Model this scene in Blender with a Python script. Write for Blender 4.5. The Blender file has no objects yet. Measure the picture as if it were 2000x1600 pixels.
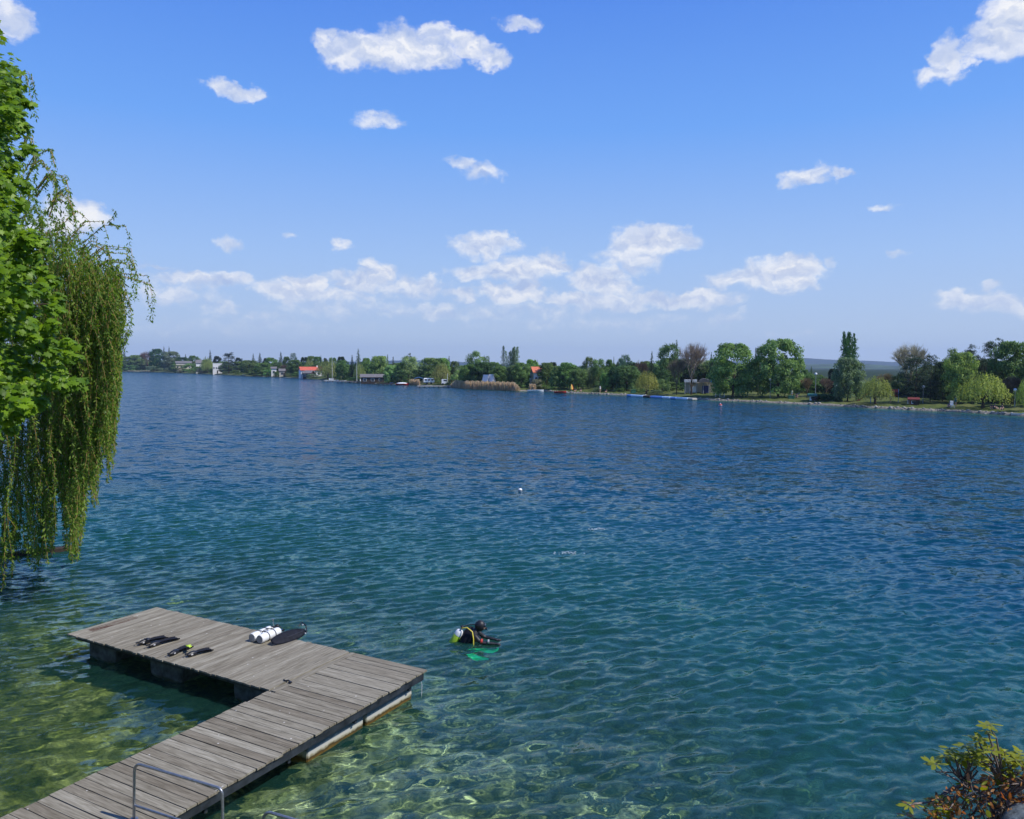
import bpy, bmesh, math, random
import numpy as np
from mathutils import Vector, Matrix, Euler
R = math.radians
SC = bpy.context.scene
COL = SC.collection
rnd = random.Random(7)

# ------------------------------------------------------------------ camera
CAM_H = 7.0
FPX = 1541.0
PITCH = math.atan(84 / FPX)
ROLL = R(0.25)
cam_d = bpy.data.cameras.new('camera')
cam = bpy.data.objects.new('camera', cam_d)
COL.objects.link(cam)
SC.camera = cam
cam_d.sensor_fit = 'HORIZONTAL'
cam_d.sensor_width = 36.0
cam_d.lens = 36.0 * FPX / 2000.0
cam_d.clip_start = 0.1
cam_d.clip_end = 60000
cam.location = (0, 0, CAM_H)
cam.rotation_euler = (Matrix.Rotation(math.pi / 2 - PITCH, 3, 'X') @ Matrix.Rotation(ROLL, 3, 'Z')).to_euler()
SC.render.resolution_x = 1024
SC.render.resolution_y = 819

# ------------------------------------------------------------------ sun and sky
SUN_AZ, SUN_EL = R(-21), R(50)          # azimuth counted from +X towards +Y
sun_dir = Vector((math.cos(SUN_EL) * math.cos(SUN_AZ), math.cos(SUN_EL) * math.sin(SUN_AZ), math.sin(SUN_EL)))
sl = bpy.data.lights.new('sun', 'SUN')
sl.energy = 4.6
sl.angle = R(0.5)
sl.color = (1.0, 0.955, 0.88)
so = bpy.data.objects.new('sun', sl)
COL.objects.link(so)
so.location = (60, 30, 80)
so.rotation_euler = sun_dir.to_track_quat('Z', 'Y').to_euler()
SC.view_settings.view_transform = 'Standard'
SC.view_settings.look = 'None'
SC.view_settings.exposure = 0.0
SC.view_settings.gamma = 1.0
cy = SC.cycles
cy.max_bounces = 10
cy.transparent_max_bounces = 24
cy.transmission_bounces = 6
cy.volume_bounces = 1
cy.caustics_reflective = False
cy.caustics_refractive = True
cy.sample_clamp_indirect = 6.0
cy.sample_clamp_direct = 8.0
cy.use_denoising = True

# ------------------------------------------------------------------ pixel helpers (photo pixels -> world)
_cp, _sp, _cr, _sr = math.cos(PITCH), math.sin(PITCH), math.cos(ROLL), math.sin(ROLL)
def ray(x, y):
    u, v = x - 1000.0, y - 800.0
    u, v = u * _cr + v * _sr, -u * _sr + v * _cr
    return Vector((u, FPX * _cp - v * _sp, -FPX * _sp - v * _cp))
def at(x, y, z=0.0):                      # the point of height z seen at this pixel
    d = ray(x, y)
    return Vector((0, 0, CAM_H)) + d * ((z - CAM_H) / d.z)
def atd(x, y, Y):                         # the point at distance Y seen at this pixel
    d = ray(x, y)
    return Vector((0, 0, CAM_H)) + d * (Y / d.y)
def horizon(x):
    return 716 + (x - 1000) * math.tan(ROLL)

# ------------------------------------------------------------------ node helpers
def new_mat(name):
    m = bpy.data.materials.new(name)
    m.use_nodes = True
    nt = m.node_tree
    nt.nodes.clear()
    out = nt.nodes.new('ShaderNodeOutputMaterial')
    return m, nt, out
def N(nt, kind, **kw):
    n = nt.nodes.new(kind)
    for k, v in kw.items():
        if k.startswith('i_'):
            k = k[2:]
            key = int(k) if k.isdigit() else k.replace('_', ' ')
            n.inputs[key].default_value = v
        else:
            setattr(n, k, v)
    return n
def L(nt, a, b):
    nt.links.new(a, b)
def ramp(nt, stops, interp='LINEAR'):
    r = nt.nodes.new('ShaderNodeValToRGB')
    cr = r.color_ramp
    cr.interpolation = interp
    while len(cr.elements) < len(stops):
        cr.elements.new(0.5)
    for e, (p, c) in zip(cr.elements, stops):
        e.position = p
        e.color = (*c, 1) if len(c) == 3 else c
    return r

# ------------------------------------------------------------------ world: sky with cumulus clouds
CLOUDS = [
 (735,98,75,30,1),(680,106,45,24,.9),(640,92,20,22,.75),(800,95,60,38,1),(855,112,42,26,.95),(848,62,24,16,.75),(885,74,38,15,.95),(925,90,34,18,.95),(960,115,28,18,.9),
 (1018,45,30,12,.7),(428,167,30,14,.85),(470,182,42,14,.85),(505,184,15,10,.7),(740,240,45,13,.62),(768,237,18,16,.6),
 (905,318,28,12,.62),(935,332,34,16,.6),(1576,345,40,16,.9),(1640,342,20,11,.75),(1727,403,26,7,.5),
 (1995,28,62,48,1.1),(1962,68,56,42,1),(1918,92,42,26,.8),(1855,112,24,34,.9),(1835,148,32,16,.75),(16,34,46,32,.8),
 (140,425,46,32,1.1),(112,442,50,26,.9),(448,470,19,11,.6),(568,458,18,7,.4),(665,480,15,10,.6),
 (945,480,50,20,.8),(982,470,22,17,.85),(1275,468,72,26,1.1),(1300,462,50,20,1),(1240,500,52,28,.7),
 (1500,538,80,24,.85),(1543,526,46,22,1.1),(1430,550,50,16,.7),(1558,550,38,20,.9),
 (1010,526,70,20,.9),(1070,516,34,18,1),(930,532,50,16,.75),(1000,572,58,15,.95),(1020,560,20,14,.95),
 (1165,545,48,25,.95),(1205,568,40,18,.7),(1125,588,60,14,.85),(1215,592,70,12,.75),(1330,586,90,13,.95),(1360,580,50,10,.95),
 (745,530,28,18,1.05),(700,547,60,18,.8),(592,554,28,18,1.1),(568,570,52,18,.9),(650,577,64,16,.65),(800,562,60,20,.62),(840,555,24,17,.75),
 (380,550,80,13,.75),(455,549,52,13,.75),(340,577,70,16,.5),(430,604,40,13,.6),(520,615,50,9,.4),(840,610,60,13,.5),(680,602,120,18,.4),
 (1000,610,150,16,.35),(1420,620,26,12,.45),(1870,588,52,16,.85),(1950,590,60,16,.85),(1992,600,40,15,.85),(1932,560,24,8,.55),
 (1535,655,42,6,.45),(1755,493,14,7,.5),(1622,515,14,7,.35),(300,522,34,6,.45),(900,578,30,10,.7),(1150,632,220,14,.3),(480,640,200,14,.25),
]
w = bpy.data.worlds.new('World')
SC.world = w
w.use_nodes = True
nt = w.node_tree
bg = nt.nodes['Background']
sky = N(nt, 'ShaderNodeTexSky', sky_type='NISHITA', sun_disc=False, sun_elevation=SUN_EL, sun_rotation=math.pi / 2 - SUN_AZ,
        altitude=200, air_density=1.0, dust_density=0.3, ozone_density=3.0)
tc = N(nt, 'ShaderNodeTexCoord')
sep = N(nt, 'ShaderNodeSeparateXYZ')
L(nt, tc.outputs['Generated'], sep.inputs[0])
def M(op, a, b=None, c=None, clamp=False):
    n = N(nt, 'ShaderNodeMath', operation=op, use_clamp=clamp)
    for i, v in enumerate((a, b, c)):
        if v is None: continue
        if isinstance(v, (int, float)): n.inputs[i].default_value = v
        else: L(nt, v, n.inputs[i])
    return n.outputs[0]
az = M('MULTIPLY', M('ARCTAN2', sep.outputs[0], sep.outputs[1]), 180 / math.pi)
el = M('MULTIPLY', M('ARCSINE', sep.outputs[2]), 180 / math.pi)
comb = N(nt, 'ShaderNodeCombineXYZ')
L(nt, az, comb.inputs[0]); L(nt, el, comb.inputs[1])
def fbm(vec, scale, detail, rough, off=(0, 0, 0)):
    mp = N(nt, 'ShaderNodeMapping')
    mp.inputs['Location'].default_value = off
    mp.inputs['Scale'].default_value = (1, 1.35, 1)
    L(nt, vec, mp.inputs['Vector'])
    n = N(nt, 'ShaderNodeTexNoise', noise_dimensions='2D', i_Scale=scale, i_Detail=detail, i_Roughness=rough)
    L(nt, mp.outputs[0], n.inputs['Vector'])
    return n
nw = fbm(comb.outputs[0], 0.42, 5, .58)
wsub = N(nt, 'ShaderNodeVectorMath', operation='SUBTRACT'); L(nt, nw.outputs['Color'], wsub.inputs[0]); wsub.inputs[1].default_value = (.5, .5, .5)
wadd = N(nt, 'ShaderNodeVectorMath', operation='MULTIPLY_ADD'); L(nt, wsub.outputs[0], wadd.inputs[0]); wadd.inputs[1].default_value = (3.2, 1.7, 0); L(nt, comb.outputs[0], wadd.inputs[2])
warped = wadd.outputs[0]
field = None; field2 = None
for (cx, cyy, rx, ry, wt) in CLOUDS:
    d = ray(cx, cyy).normalized()
    a0, e0 = math.degrees(math.atan2(d.x, d.y)), math.degrees(math.asin(d.z))
    d2 = ray(cx + rx, cyy).normalized()
    ra = max(0.2, abs(math.degrees(math.atan2(d2.x, d2.y)) - a0) * 1.45)
    d3 = ray(cx, cyy - ry).normalized()
    re = max(0.15, abs(math.degrees(math.asin(d3.z)) - e0) * 1.45)
    q = N(nt, 'ShaderNodeVectorMath', operation='MULTIPLY_ADD')
    L(nt, warped, q.inputs[0]); q.inputs[1].default_value = (1 / ra, 1 / re, 0); q.inputs[2].default_value = (-a0 / ra, -e0 / re, 0)
    dd = N(nt, 'ShaderNodeVectorMath', operation='DOT_PRODUCT')
    L(nt, q.outputs[0], dd.inputs[0]); L(nt, q.outputs[0], dd.inputs[1])
    v = M('MULTIPLY_ADD', dd.outputs['Value'], -wt, wt)
    field = v if field is None else M('MAXIMUM', field, v)
nz = fbm(comb.outputs[0], 0.9, 8, .56, (3.1, 7.7, 0))
ns = fbm(warped, 0.5, 3, .5, (3.1, 7.7, 0))
nl = fbm(warped, 0.5, 3, .5, (3.1 - .15, 7.7 - .5, 0))
front = M('GREATER_THAN', sep.outputs[1], 0.05)
fsum = M('MULTIPLY_ADD', M('SUBTRACT', nz.outputs['Fac'], .5), 1.0, field)
mr = N(nt, 'ShaderNodeMapRange', interpolation_type='SMOOTHSTEP'); mr.inputs['From Min'].default_value = -.06; mr.inputs['From Max'].default_value = .62
L(nt, fsum, mr.inputs['Value'])
# density of a cloud also thins with its weight
alpha = M('MULTIPLY', M('MULTIPLY', mr.outputs[0], front), M('MULTIPLY_ADD', M('MAXIMUM', field, 0), .45, .5, clamp=True))
lowfade = N(nt, 'ShaderNodeMapRange', interpolation_type='SMOOTHSTEP'); lowfade.inputs['From Min'].default_value = 1.0; lowfade.inputs['From Max'].default_value = 6; lowfade.inputs['To Min'].default_value = .35
L(nt, el, lowfade.inputs['Value'])
alpha = M('MULTIPLY', alpha, lowfade.outputs[0], clamp=True)
relief = M('ADD', M('MULTIPLY', M('SUBTRACT', ns.outputs['Fac'], nl.outputs['Fac']), 2.4), M('MULTIPLY_ADD', nz.outputs['Fac'], .5, .36), clamp=True)
ccol = ramp(nt, [(0, (.46, .56, .80)), (.5, (.68, .74, .88)), (1, (.97, .97, .98))])
L(nt, relief, ccol.inputs[0])
# clear-sky colour: the sky texture, pulled to the deeper blue overhead and the pale band at the horizon
skys = N(nt, 'ShaderNodeVectorMath', operation='MULTIPLY'); L(nt, sky.outputs[0], skys.inputs[0]); skys.inputs[1].default_value = (.085, .105, .128)
grad = ramp(nt, [(0, (.52, .62, .80)), (.045, (.50, .62, .84)), (.13, (.39, .58, .94)), (.28, (.165, .41, .99)), (.45, (.075, .245, .88)), (1, (.04, .12, .52))])
L(nt, M('MAXIMUM', sep.outputs[2], 0), grad.inputs[0])
smix = N(nt, 'ShaderNodeMix', data_type='RGBA'); smix.inputs['Factor'].default_value = .85
L(nt, skys.outputs[0], smix.inputs['A']); L(nt, grad.outputs[0], smix.inputs['B'])
cmix = N(nt, 'ShaderNodeMix', data_type='RGBA')
L(nt, alpha, cmix.inputs['Factor']); L(nt, smix.outputs['Result'], cmix.inputs['A']); L(nt, ccol.outputs[0], cmix.inputs['B'])
L(nt, cmix.outputs['Result'], bg.inputs[0])
bg.inputs[1].default_value = 1.0
sl.cycles.is_caustics_light = True

# ------------------------------------------------------------------ scene bookkeeping
def tag(o, label=None, cat=None, group=None, kind=None):
    if label: o['label'] = label
    if cat: o['category'] = cat
    if group: o['group'] = group
    if kind: o['kind'] = kind
    return o
def empty(name, loc=(0, 0, 0), rz=0.0, label=None, cat=None, group=None):
    o = bpy.data.objects.new(name, None)
    COL.objects.link(o)
    o.location = loc
    o.rotation_euler = (0, 0, rz)
    o.empty_display_size = .2
    return tag(o, label, cat, group)
def link(name, me, parent=None, loc=None):
    o = bpy.data.objects.new(name, me)
    COL.objects.link(o)
    if parent: o.parent = parent
    if loc is not None: o.location = loc
    return o
def np_mesh(name, v, f, mats, smooth=False, fmat=None, attrs=None, fattr=None):
    """v (n,3); f (m,k) all faces of k corners"""
    v = np.asarray(v, dtype=np.float32); f = np.asarray(f, dtype=np.int32)
    me = bpy.data.meshes.new(name)
    me.vertices.add(len(v)); me.vertices.foreach_set('co', v.ravel())
    me.loops.add(f.size); me.loops.foreach_set('vertex_index', f.ravel())
    me.polygons.add(len(f)); me.polygons.foreach_set('loop_start', np.arange(0, f.size, f.shape[1], dtype=np.int32))
    for m in (mats if isinstance(mats, (list, tuple)) else [mats]): me.materials.append(m)
    if fmat is not None: me.polygons.foreach_set('material_index', np.asarray(fmat, dtype=np.int32))
    me.update(calc_edges=True)
    if smooth: me.shade_smooth()
    for k, a in (attrs or {}).items():
        at_ = me.attributes.new(k, 'FLOAT', 'POINT'); at_.data.foreach_set('value', np.asarray(a, dtype=np.float32).ravel())
    for k, a in (fattr or {}).items():
        at_ = me.attributes.new(k, 'FLOAT', 'FACE'); at_.data.foreach_set('value', np.asarray(a, dtype=np.float32).ravel())
    return me
class MB:
    """collects shapes, built as one mesh"""
    def __init__(s): s.v = []; s.f = []; s.mi = []; s.sm = []; s.tone = []
    def add(s, vs, fs, m=0, smooth=False, tone=0.5):
        b = len(s.v); s.v += [tuple(p) for p in vs]
        for f in fs: s.f.append([b + i for i in f]); s.mi.append(m); s.sm.append(smooth); s.tone.append(tone)
    def box(s, c, size, mat=None, m=0, bev=0.0, tone=.5):
        hx, hy, hz = size[0] / 2, size[1] / 2, size[2] / 2
        if bev <= 0:
            vs = [Vector((x * hx, y * hy, z * hz)) for x in (-1, 1) for y in (-1, 1) for z in (-1, 1)]
            fs = [(0, 1, 3, 2), (4, 6, 7, 5), (0, 4, 5, 1), (2, 3, 7, 6), (0, 2, 6, 4), (1, 5, 7, 3)]
        else:
            bev = min(bev, hx * .9, hy * .9, hz * .9)
            prof = [(-hz, hx - bev, hy - bev), (-hz + bev, hx, hy), (hz - bev, hx, hy), (hz, hx - bev, hy - bev)]
            vs = []
            for z, ax, ay in prof:
                vs += [Vector((-ax, -ay, z)), Vector((ax, -ay, z)), Vector((ax, ay, z)), Vector((-ax, ay, z))]
            fs = [(3, 2, 1, 0), (12, 13, 14, 15)]
            for k in range(3):
                for i in range(4):
                    a, b2 = k * 4 + i, k * 4 + (i + 1) % 4
                    fs.append((a, b2, b2 + 4, a + 4))
        if mat is not None: vs = [mat @ p for p in vs]
        s.add([p + Vector(c) for p in vs], fs, m, False, tone)
    def tube(s, pts, rad, n=8, m=0, caps=True, smooth=True, tone=.5):
        pts = [Vector(p) for p in pts]
        if not hasattr(rad, '__len__'): rad = [rad] * len(pts)
        prev = None; vs = []; fs = []
        for i, p in enumerate(pts):
            t = (pts[min(i + 1, len(pts) - 1)] - pts[max(i - 1, 0)])
            t = t.normalized() if t.length > 1e-9 else Vector((0, 0, 1))
            if prev is None:
                a = t.orthogonal().normalized()
            else:
                a = (prev - t * prev.dot(t))
                a = a.normalized() if a.length > 1e-6 else t.orthogonal().normalized()
            prev = a
            b = t.cross(a)
            for k in range(n):
                an = 2 * math.pi * k / n
                vs.append(p + (a * math.cos(an) + b * math.sin(an)) * rad[i])
        for i in range(len(pts) - 1):
            for k in range(n):
                k2 = (k + 1) % n
                fs.append((i * n + k, i * n + k2, (i + 1) * n + k2, (i + 1) * n + k))
        s.add(vs, fs, m, smooth, tone)
        if caps:
            s.add(vs[:n], [tuple(range(n))[::-1]], m, False, tone)
            s.add(vs[-n:], [tuple(range(n))], m, False, tone)
    def ell(s, c, r, n=12, k=8, m=0, mat=None, tone=.5):
        vs = [Vector((0, 0, -r[2]))]; fs = []
        for j in range(1, k):
            th = -math.pi / 2 + math.pi * j / k
            for i in range(n):
                an = 2 * math.pi * i / n
                vs.append(Vector((r[0] * math.cos(th) * math.cos(an), r[1] * math.cos(th) * math.sin(an), r[2] * math.sin(th))))
        vs.append(Vector((0, 0, r[2])))
        for i in range(n):
            fs.append((0, 1 + (i + 1) % n, 1 + i))
            for j in range(k - 2):
                a = 1 + j * n + i; b = 1 + j * n + (i + 1) % n
                fs.append((a, b, b + n, a + n))
            fs.append((len(vs) - 1, 1 + (k - 2) * n + i, 1 + (k - 2) * n + (i + 1) % n))
        if mat is not None: vs = [mat @ p for p in vs]
        s.add([p + Vector(c) for p in vs], fs, m, True, tone)
    def prism(s, prof, y0, y1, m=0, tone=.5):
        """profile in XZ extruded along Y"""
        n = len(prof)
        vs = [Vector((x, y0, z)) for x, z in prof] + [Vector((x, y1, z)) for x, z in prof]
        fs = [tuple(range(n)), tuple(range(n, 2 * n))[::-1]] + [(i, i + n, (i + 1) % n + n, (i + 1) % n) for i in range(n)]
        s.add(vs, fs, m, False, tone)
    def build(s, name, mats, parent=None, loc=None, attr=False):
        me = bpy.data.meshes.new(name)
        me.from_pydata([tuple(p) for p in s.v], [], s.f)
        for mm in (mats if isinstance(mats, (list, tuple)) else [mats]): me.materials.append(mm)
        me.polygons.foreach_set('material_index', s.mi)
        me.polygons.foreach_set('use_smooth', s.sm)
        if attr:
            a = me.attributes.new('tone', 'FLOAT', 'FACE'); a.data.foreach_set('value', s.tone)
        bm = bmesh.new(); bm.from_mesh(me); bmesh.ops.recalc_face_normals(bm, faces=bm.faces); bm.to_mesh(me); bm.free()
        me.update()
        return link(name, me, parent, loc)

# ------------------------------------------------------------------ plain materials
def pm(name, col, rough=.6, metal=0.0, var=.12, scale=8.0, bump=0.0, spec=.5, col2=None, tone=False, detail=4):
    m, nt, out = new_mat(name)
    b = N(nt, 'ShaderNodeBsdfPrincipled', i_Roughness=rough, i_Metallic=metal)
    b.inputs['Specular IOR Level'].default_value = spec
    L(nt, b.outputs[0], out.inputs[0])
    tcn = N(nt, 'ShaderNodeTexCoord')
    nz = N(nt, 'ShaderNodeTexNoise', i_Scale=scale, i_Detail=detail, i_Roughness=.6)
    L(nt, tcn.outputs['Object'], nz.inputs['Vector'])
    c2 = col2 or tuple(max(0, c * (1 - var * 2)) for c in col)
    c1 = tuple(min(1, c * (1 + var)) for c in col)
    r = ramp(nt, [(.3, c2), (.7, c1)])
    L(nt, nz.outputs['Fac'], r.inputs[0])
    colout = r.outputs[0]
    if tone:
        at_ = N(nt, 'ShaderNodeAttribute', attribute_name='tone')
        mu = N(nt, 'ShaderNodeMix', data_type='RGBA', blend_type='MULTIPLY'); mu.inputs['Factor'].default_value = 1
        rr = ramp(nt, [(0, (.45, .45, .45)), (1, (1.5, 1.5, 1.5))]); L(nt, at_.outputs['Fac'], rr.inputs[0])
        L(nt, colout, mu.inputs['A']); L(nt, rr.outputs[0], mu.inputs['B']); colout = mu.outputs['Result']
    L(nt, colout, b.inputs['Base Color'])
    if bump:
        bp = N(nt, 'ShaderNodeBump', i_Strength=bump, i_Distance=.02)
        L(nt, nz.outputs['Fac'], bp.inputs['Height']); L(nt, bp.outputs[0], b.inputs['Normal'])
    return m
def leaf_mat(name, col=None, trans=.45, vary=.35, rough=.5, scale=1.5, tint=(1.15, 1.2, .6)):
    """foliage: diffuse and light passing through; the colour is the object's own colour when col is None"""
    m, nt, out = new_mat(name)
    if col is None:
        src = N(nt, 'ShaderNodeObjectInfo').outputs['Color']
    else:
        rgb = N(nt, 'ShaderNodeRGB'); rgb.outputs[0].default_value = (*col, 1); src = rgb.outputs[0]
    at_ = N(nt, 'ShaderNodeAttribute', attribute_name='tone')
    hs = N(nt, 'ShaderNodeHueSaturation')
    L(nt, src, hs.inputs['Color'])
    mr = N(nt, 'ShaderNodeMapRange'); L(nt, at_.outputs['Fac'], mr.inputs['Value']); mr.inputs['To Min'].default_value = 1 - vary; mr.inputs['To Max'].default_value = 1 + vary
    L(nt, mr.outputs[0], hs.inputs['Value'])
    mh = N(nt, 'ShaderNodeMapRange'); L(nt, at_.outputs['Fac'], mh.inputs['Value']); mh.inputs['To Min'].default_value = .515; mh.inputs['To Max'].default_value = .485
    L(nt, mh.outputs[0], hs.inputs['Hue'])
    pb = N(nt, 'ShaderNodeBsdfPrincipled', i_Roughness=rough); pb.inputs['Specular IOR Level'].default_value = .3
    L(nt, hs.outputs[0], pb.inputs['Base Color'])
    tr = N(nt, 'ShaderNodeBsdfTranslucent')
    mu = N(nt, 'ShaderNodeMix', data_type='RGBA', blend_type='MULTIPLY'); mu.inputs['Factor'].default_value = 1; mu.inputs['B'].default_value = (*tint, 1)
    L(nt, hs.outputs[0], mu.inputs['A']); L(nt, mu.outputs['Result'], tr.inputs[0])
    mx = N(nt, 'ShaderNodeMixShader', i_0=trans); L(nt, pb.outputs[0], mx.inputs[1]); L(nt, tr.outputs[0], mx.inputs[2])
    L(nt, mx.outputs[0], out.inputs[0])
    return m

# ------------------------------------------------------------------ shoreline of the lake
SHORE_PX = [(-400,722),(0,723.2),(240,726),(300,727),(400,731),(480,735),(580,739),(630,743),(690,748),(760,751.5),(815,753),(880,756.5),(915,760),(1010,764),(1060,764.5),(1100,767.5),(1160,770),(1230,773),(1340,780),(1440,784),(1500,787),(1600,791.5),(1700,797),(1820,803),(1880,805),(1960,810),(2000,813),(2200,827),(2500,855)]
shore = [(at(x, y).x, at(x, y).y) for x, y in SHORE_PX]
shore += [(88, 66), (70, 38), (42, 19), (20, 13), (11, 11.2), (7.4, 9.8), (5.2, 8.2), (2.5, 7), (-3, 6.4), (-9, 6.8), (-12.2, 10.5), (-15.8, 18), (-21, 26), (-32, 36), (-60, 48), (-150, 70), (-330, 200), (-560, 520)]
LC = (0.0, 30.0)
_th = np.array([math.atan2(y - LC[1], x - LC[0]) for x, y in shore]); _rr = np.array([math.hypot(x - LC[0], y - LC[1]) for x, y in shore])
_o = np.argsort(_th); _th, _rr = _th[_o], _rr[_o]
_th = np.concatenate([_th - 2 * np.pi, _th, _th + 2 * np.pi]); _rr = np.tile(_rr, 3)
def rc(th):                                # distance of the shoreline from the lake's centre point
    return 1 / np.interp(th, _th, 1 / _rr)
PO = np.array([-60, -8, -2, -.3, .35, .7, 3, 15, 40, 100, 300, 9000.])
PZ = np.array([-25, -5, -1.8, -.35, .22, .3, .5, .9, 1.5, 2.2, 3.0, 6.0])
PON = np.array([-60, -8, -2, -.3, .3, 1.2, 2.5, 4.2, 6.5, 9, 40, 9000.])
PZN = np.array([-25, -8, -3.0, -.8, .35, 1.35, 2.9, 4.4, 5.3, 5.4, 6.0, 8.0])
def near_w(x, y):
    return np.clip((60 - np.hypot(x, y)) / 25, 0, 1)
def offs(x, y):
    th = np.arctan2(y - LC[1], x - LC[0])
    return np.hypot(x - LC[0], y - LC[1]) - rc(th)
def gz(x, y):
    o = offs(x, y); nw_ = near_w(x, y)
    return np.interp(o, PO, PZ) * (1 - nw_) + np.interp(o, PON, PZN) * nw_
def shore_pt(px):                          # where the far waterline stands in this pixel column
    y = np.interp(px, [p[0] for p in SHORE_PX], [p[1] for p in SHORE_PX])
    return at(px, float(y))
def land(px, off):                         # a ground point `off` metres behind the far waterline
    p = shore_pt(px)
    d = Vector((p.x, p.y, 0)).normalized()
    q = Vector((p.x, p.y, 0)) + d * off
    return Vector((q.x, q.y, float(gz(q.x, q.y))))

# ground: one sheet from under the waterline to the horizon
ths = np.unique(np.concatenate([np.linspace(-np.pi, np.pi, 700, endpoint=False), _th[(_th >= -np.pi) & (_th < np.pi)], np.linspace(.6, 2.1, 700)]))
ofl = np.array([-14, -5, -2, -.8, -.3, 0, .25, .5, .9, 1.6, 2.6, 4, 6, 9, 13, 20, 32, 50, 80, 130, 220, 420, 900, 2500, 8200.])
T, O = np.meshgrid(ths, ofl)
RR = rc(T) + O
gx_, gy_ = LC[0] + RR * np.cos(T), LC[1] + RR * np.sin(T)
rs = np.random.RandomState(5)
nwt = near_w(gx_, gy_)
gz_ = np.interp(O, PO, PZ) * (1 - nwt) + np.interp(O, PON, PZN) * nwt
wob = np.sin(T * 190) * .5 + np.sin(T * 417 + 1.3) * .5
gz_ += (O > 0) * np.clip(O / 2, 0, 1) * wob * .09
nT = len(ths)
idx = np.arange(len(ofl) * nT).reshape(len(ofl), nT)
a, b = idx[:-1], np.roll(idx, -1, axis=1)[:-1]
c, d = np.roll(idx, -1, axis=1)[1:], idx[1:]
faces = np.stack([a, d, c, b], -1).reshape(-1, 4)
gm, nt, out = new_mat('ground')
pb = N(nt, 'ShaderNodeBsdfPrincipled', i_Roughness=.9); pb.inputs['Specular IOR Level'].default_value = .1
L(nt, pb.outputs[0], out.inputs[0])
ge = N(nt, 'ShaderNodeNewGeometry')
n1 = N(nt, 'ShaderNodeTexNoise', i_Scale=.12, i_Detail=6, i_Roughness=.65); L(nt, ge.outputs['Position'], n1.inputs['Vector'])
n2 = N(nt, 'ShaderNodeTexNoise', i_Scale=1.7, i_Detail=6, i_Roughness=.7); L(nt, ge.outputs['Position'], n2.inputs['Vector'])
gr = ramp(nt, [(.3, (.055, .085, .022)), (.5, (.095, .125, .035)), (.72, (.16, .16, .07))]); L(nt, n1.outputs['Fac'], gr.inputs[0])
gr2 = ramp(nt, [(.3, (.6, .6, .6)), (.7, (1.25, 1.2, 1.1))]); L(nt, n2.outputs['Fac'], gr2.inputs[0])
gmul = N(nt, 'ShaderNodeMix', data_type='RGBA', blend_type='MULTIPLY'); gmul.inputs['Factor'].default_value = 1
L(nt, gr.outputs[0], gmul.inputs['A']); L(nt, gr2.outputs[0], gmul.inputs['B'])
of = N(nt, 'ShaderNodeAttribute', attribute_name='off')
ofn = N(nt, 'ShaderNodeMath', operation='MULTIPLY_ADD'); L(nt, n2.outputs['Fac'], ofn.inputs[0]); ofn.inputs[1].default_value = 1.2; L(nt, of.outputs['Fac'], ofn.inputs[2])
sr = ramp(nt, [(0, (0, 0, 0)), (.5, (1, 1, 1))])
mrs = N(nt, 'ShaderNodeMapRange'); mrs.inputs['From Min'].default_value = 1.2; mrs.inputs['From Max'].default_value = 1.9; L(nt, ofn.outputs[0], mrs.inputs['Value'])
sand = ramp(nt, [(.3, (.13, .12, .10)), (.55, (.30, .27, .21)), (.7, (.42, .39, .32))]); L(nt, n2.outputs['Fac'], sand.inputs[0])
gx2 = N(nt, 'ShaderNodeMix', data_type='RGBA'); L(nt, mrs.outputs[0], gx2.inputs['Factor']); L(nt, sand.outputs[0], gx2.inputs['A']); L(nt, gmul.outputs['Result'], gx2.inputs['B'])
ffm = N(nt, 'ShaderNodeMapRange'); ffm.inputs['From Min'].default_value = 90; ffm.inputs['From Max'].default_value = 260; L(nt, of.outputs['Fac'], ffm.inputs['Value'])
gx3 = N(nt, 'ShaderNodeMix', data_type='RGBA'); L(nt, ffm.outputs[0], gx3.inputs['Factor']); L(nt, gx2.outputs['Result'], gx3.inputs['A']); gx3.inputs['B'].default_value = (.022, .040, .018, 1)
L(nt, gx3.outputs['Result'], pb.inputs['Base Color'])
ground = link('ground', np_mesh('ground', np.stack([gx_, gy_, gz_], -1).reshape(-1, 3), faces, gm, True, attrs={'off': O}))
ground['kind'] = 'structure'
ground.cycles.is_caustics_receiver = True

# ------------------------------------------------------------------ lake bed
def vnoise(x, y, seed, sc):
    r = np.random.RandomState(seed); z = 0; amp = 1
    for k in range(5):
        a = r.rand() * 6.28
        z = z + amp * np.sin(sc * (x * np.cos(a) + y * np.sin(a)) + r.rand() * 6.28 + 1.3 * np.sin(sc * .7 * (y * np.cos(a) - x * np.sin(a)) + r.rand() * 6))
        sc *= 1.8; amp *= .55
    return z
def depth(x, y):
    s = (np.maximum(x, -9) + 6) * .42 + (y - 11) * .9 + 1.2 * np.sin(x * .23 + 1) + .7 * np.sin(y * .4 + x * .31)
    d = 1.0 + .075 * np.clip(s, -4, 11.5) + .27 * np.clip(s - 11.5, 0, 40)
    d = d + .36 * np.clip(x - 3.2, 0, 20) * np.clip((40 - y) / 20, 0, 1)
    d = np.minimum(d, 13)
    o = offs(x, y)
    d = np.minimum(d, np.where(near_w(x, y) > .5, .9 + .4 * np.clip(-o, 0, 99), .5 + .85 * np.clip(-o, 0, 999)))
    return d
def axis(a0, a1, h, g, lo, hi):
    c = list(np.arange(a0, a1, h)); s = h; v = c[-1]
    while v < hi: s *= g; v += s; c.append(v)
    s = h; v = c[0]; l = []
    while v > lo: s *= g; v -= s; l.append(v)
    return np.array(l[::-1] + c)
def grid_faces(n, m):
    i = np.arange((m - 1) * (n - 1)); a = (i // (n - 1)) * n + i % (n - 1)
    return np.stack([a, a + 1, a + n + 1, a + n], -1)
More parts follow.
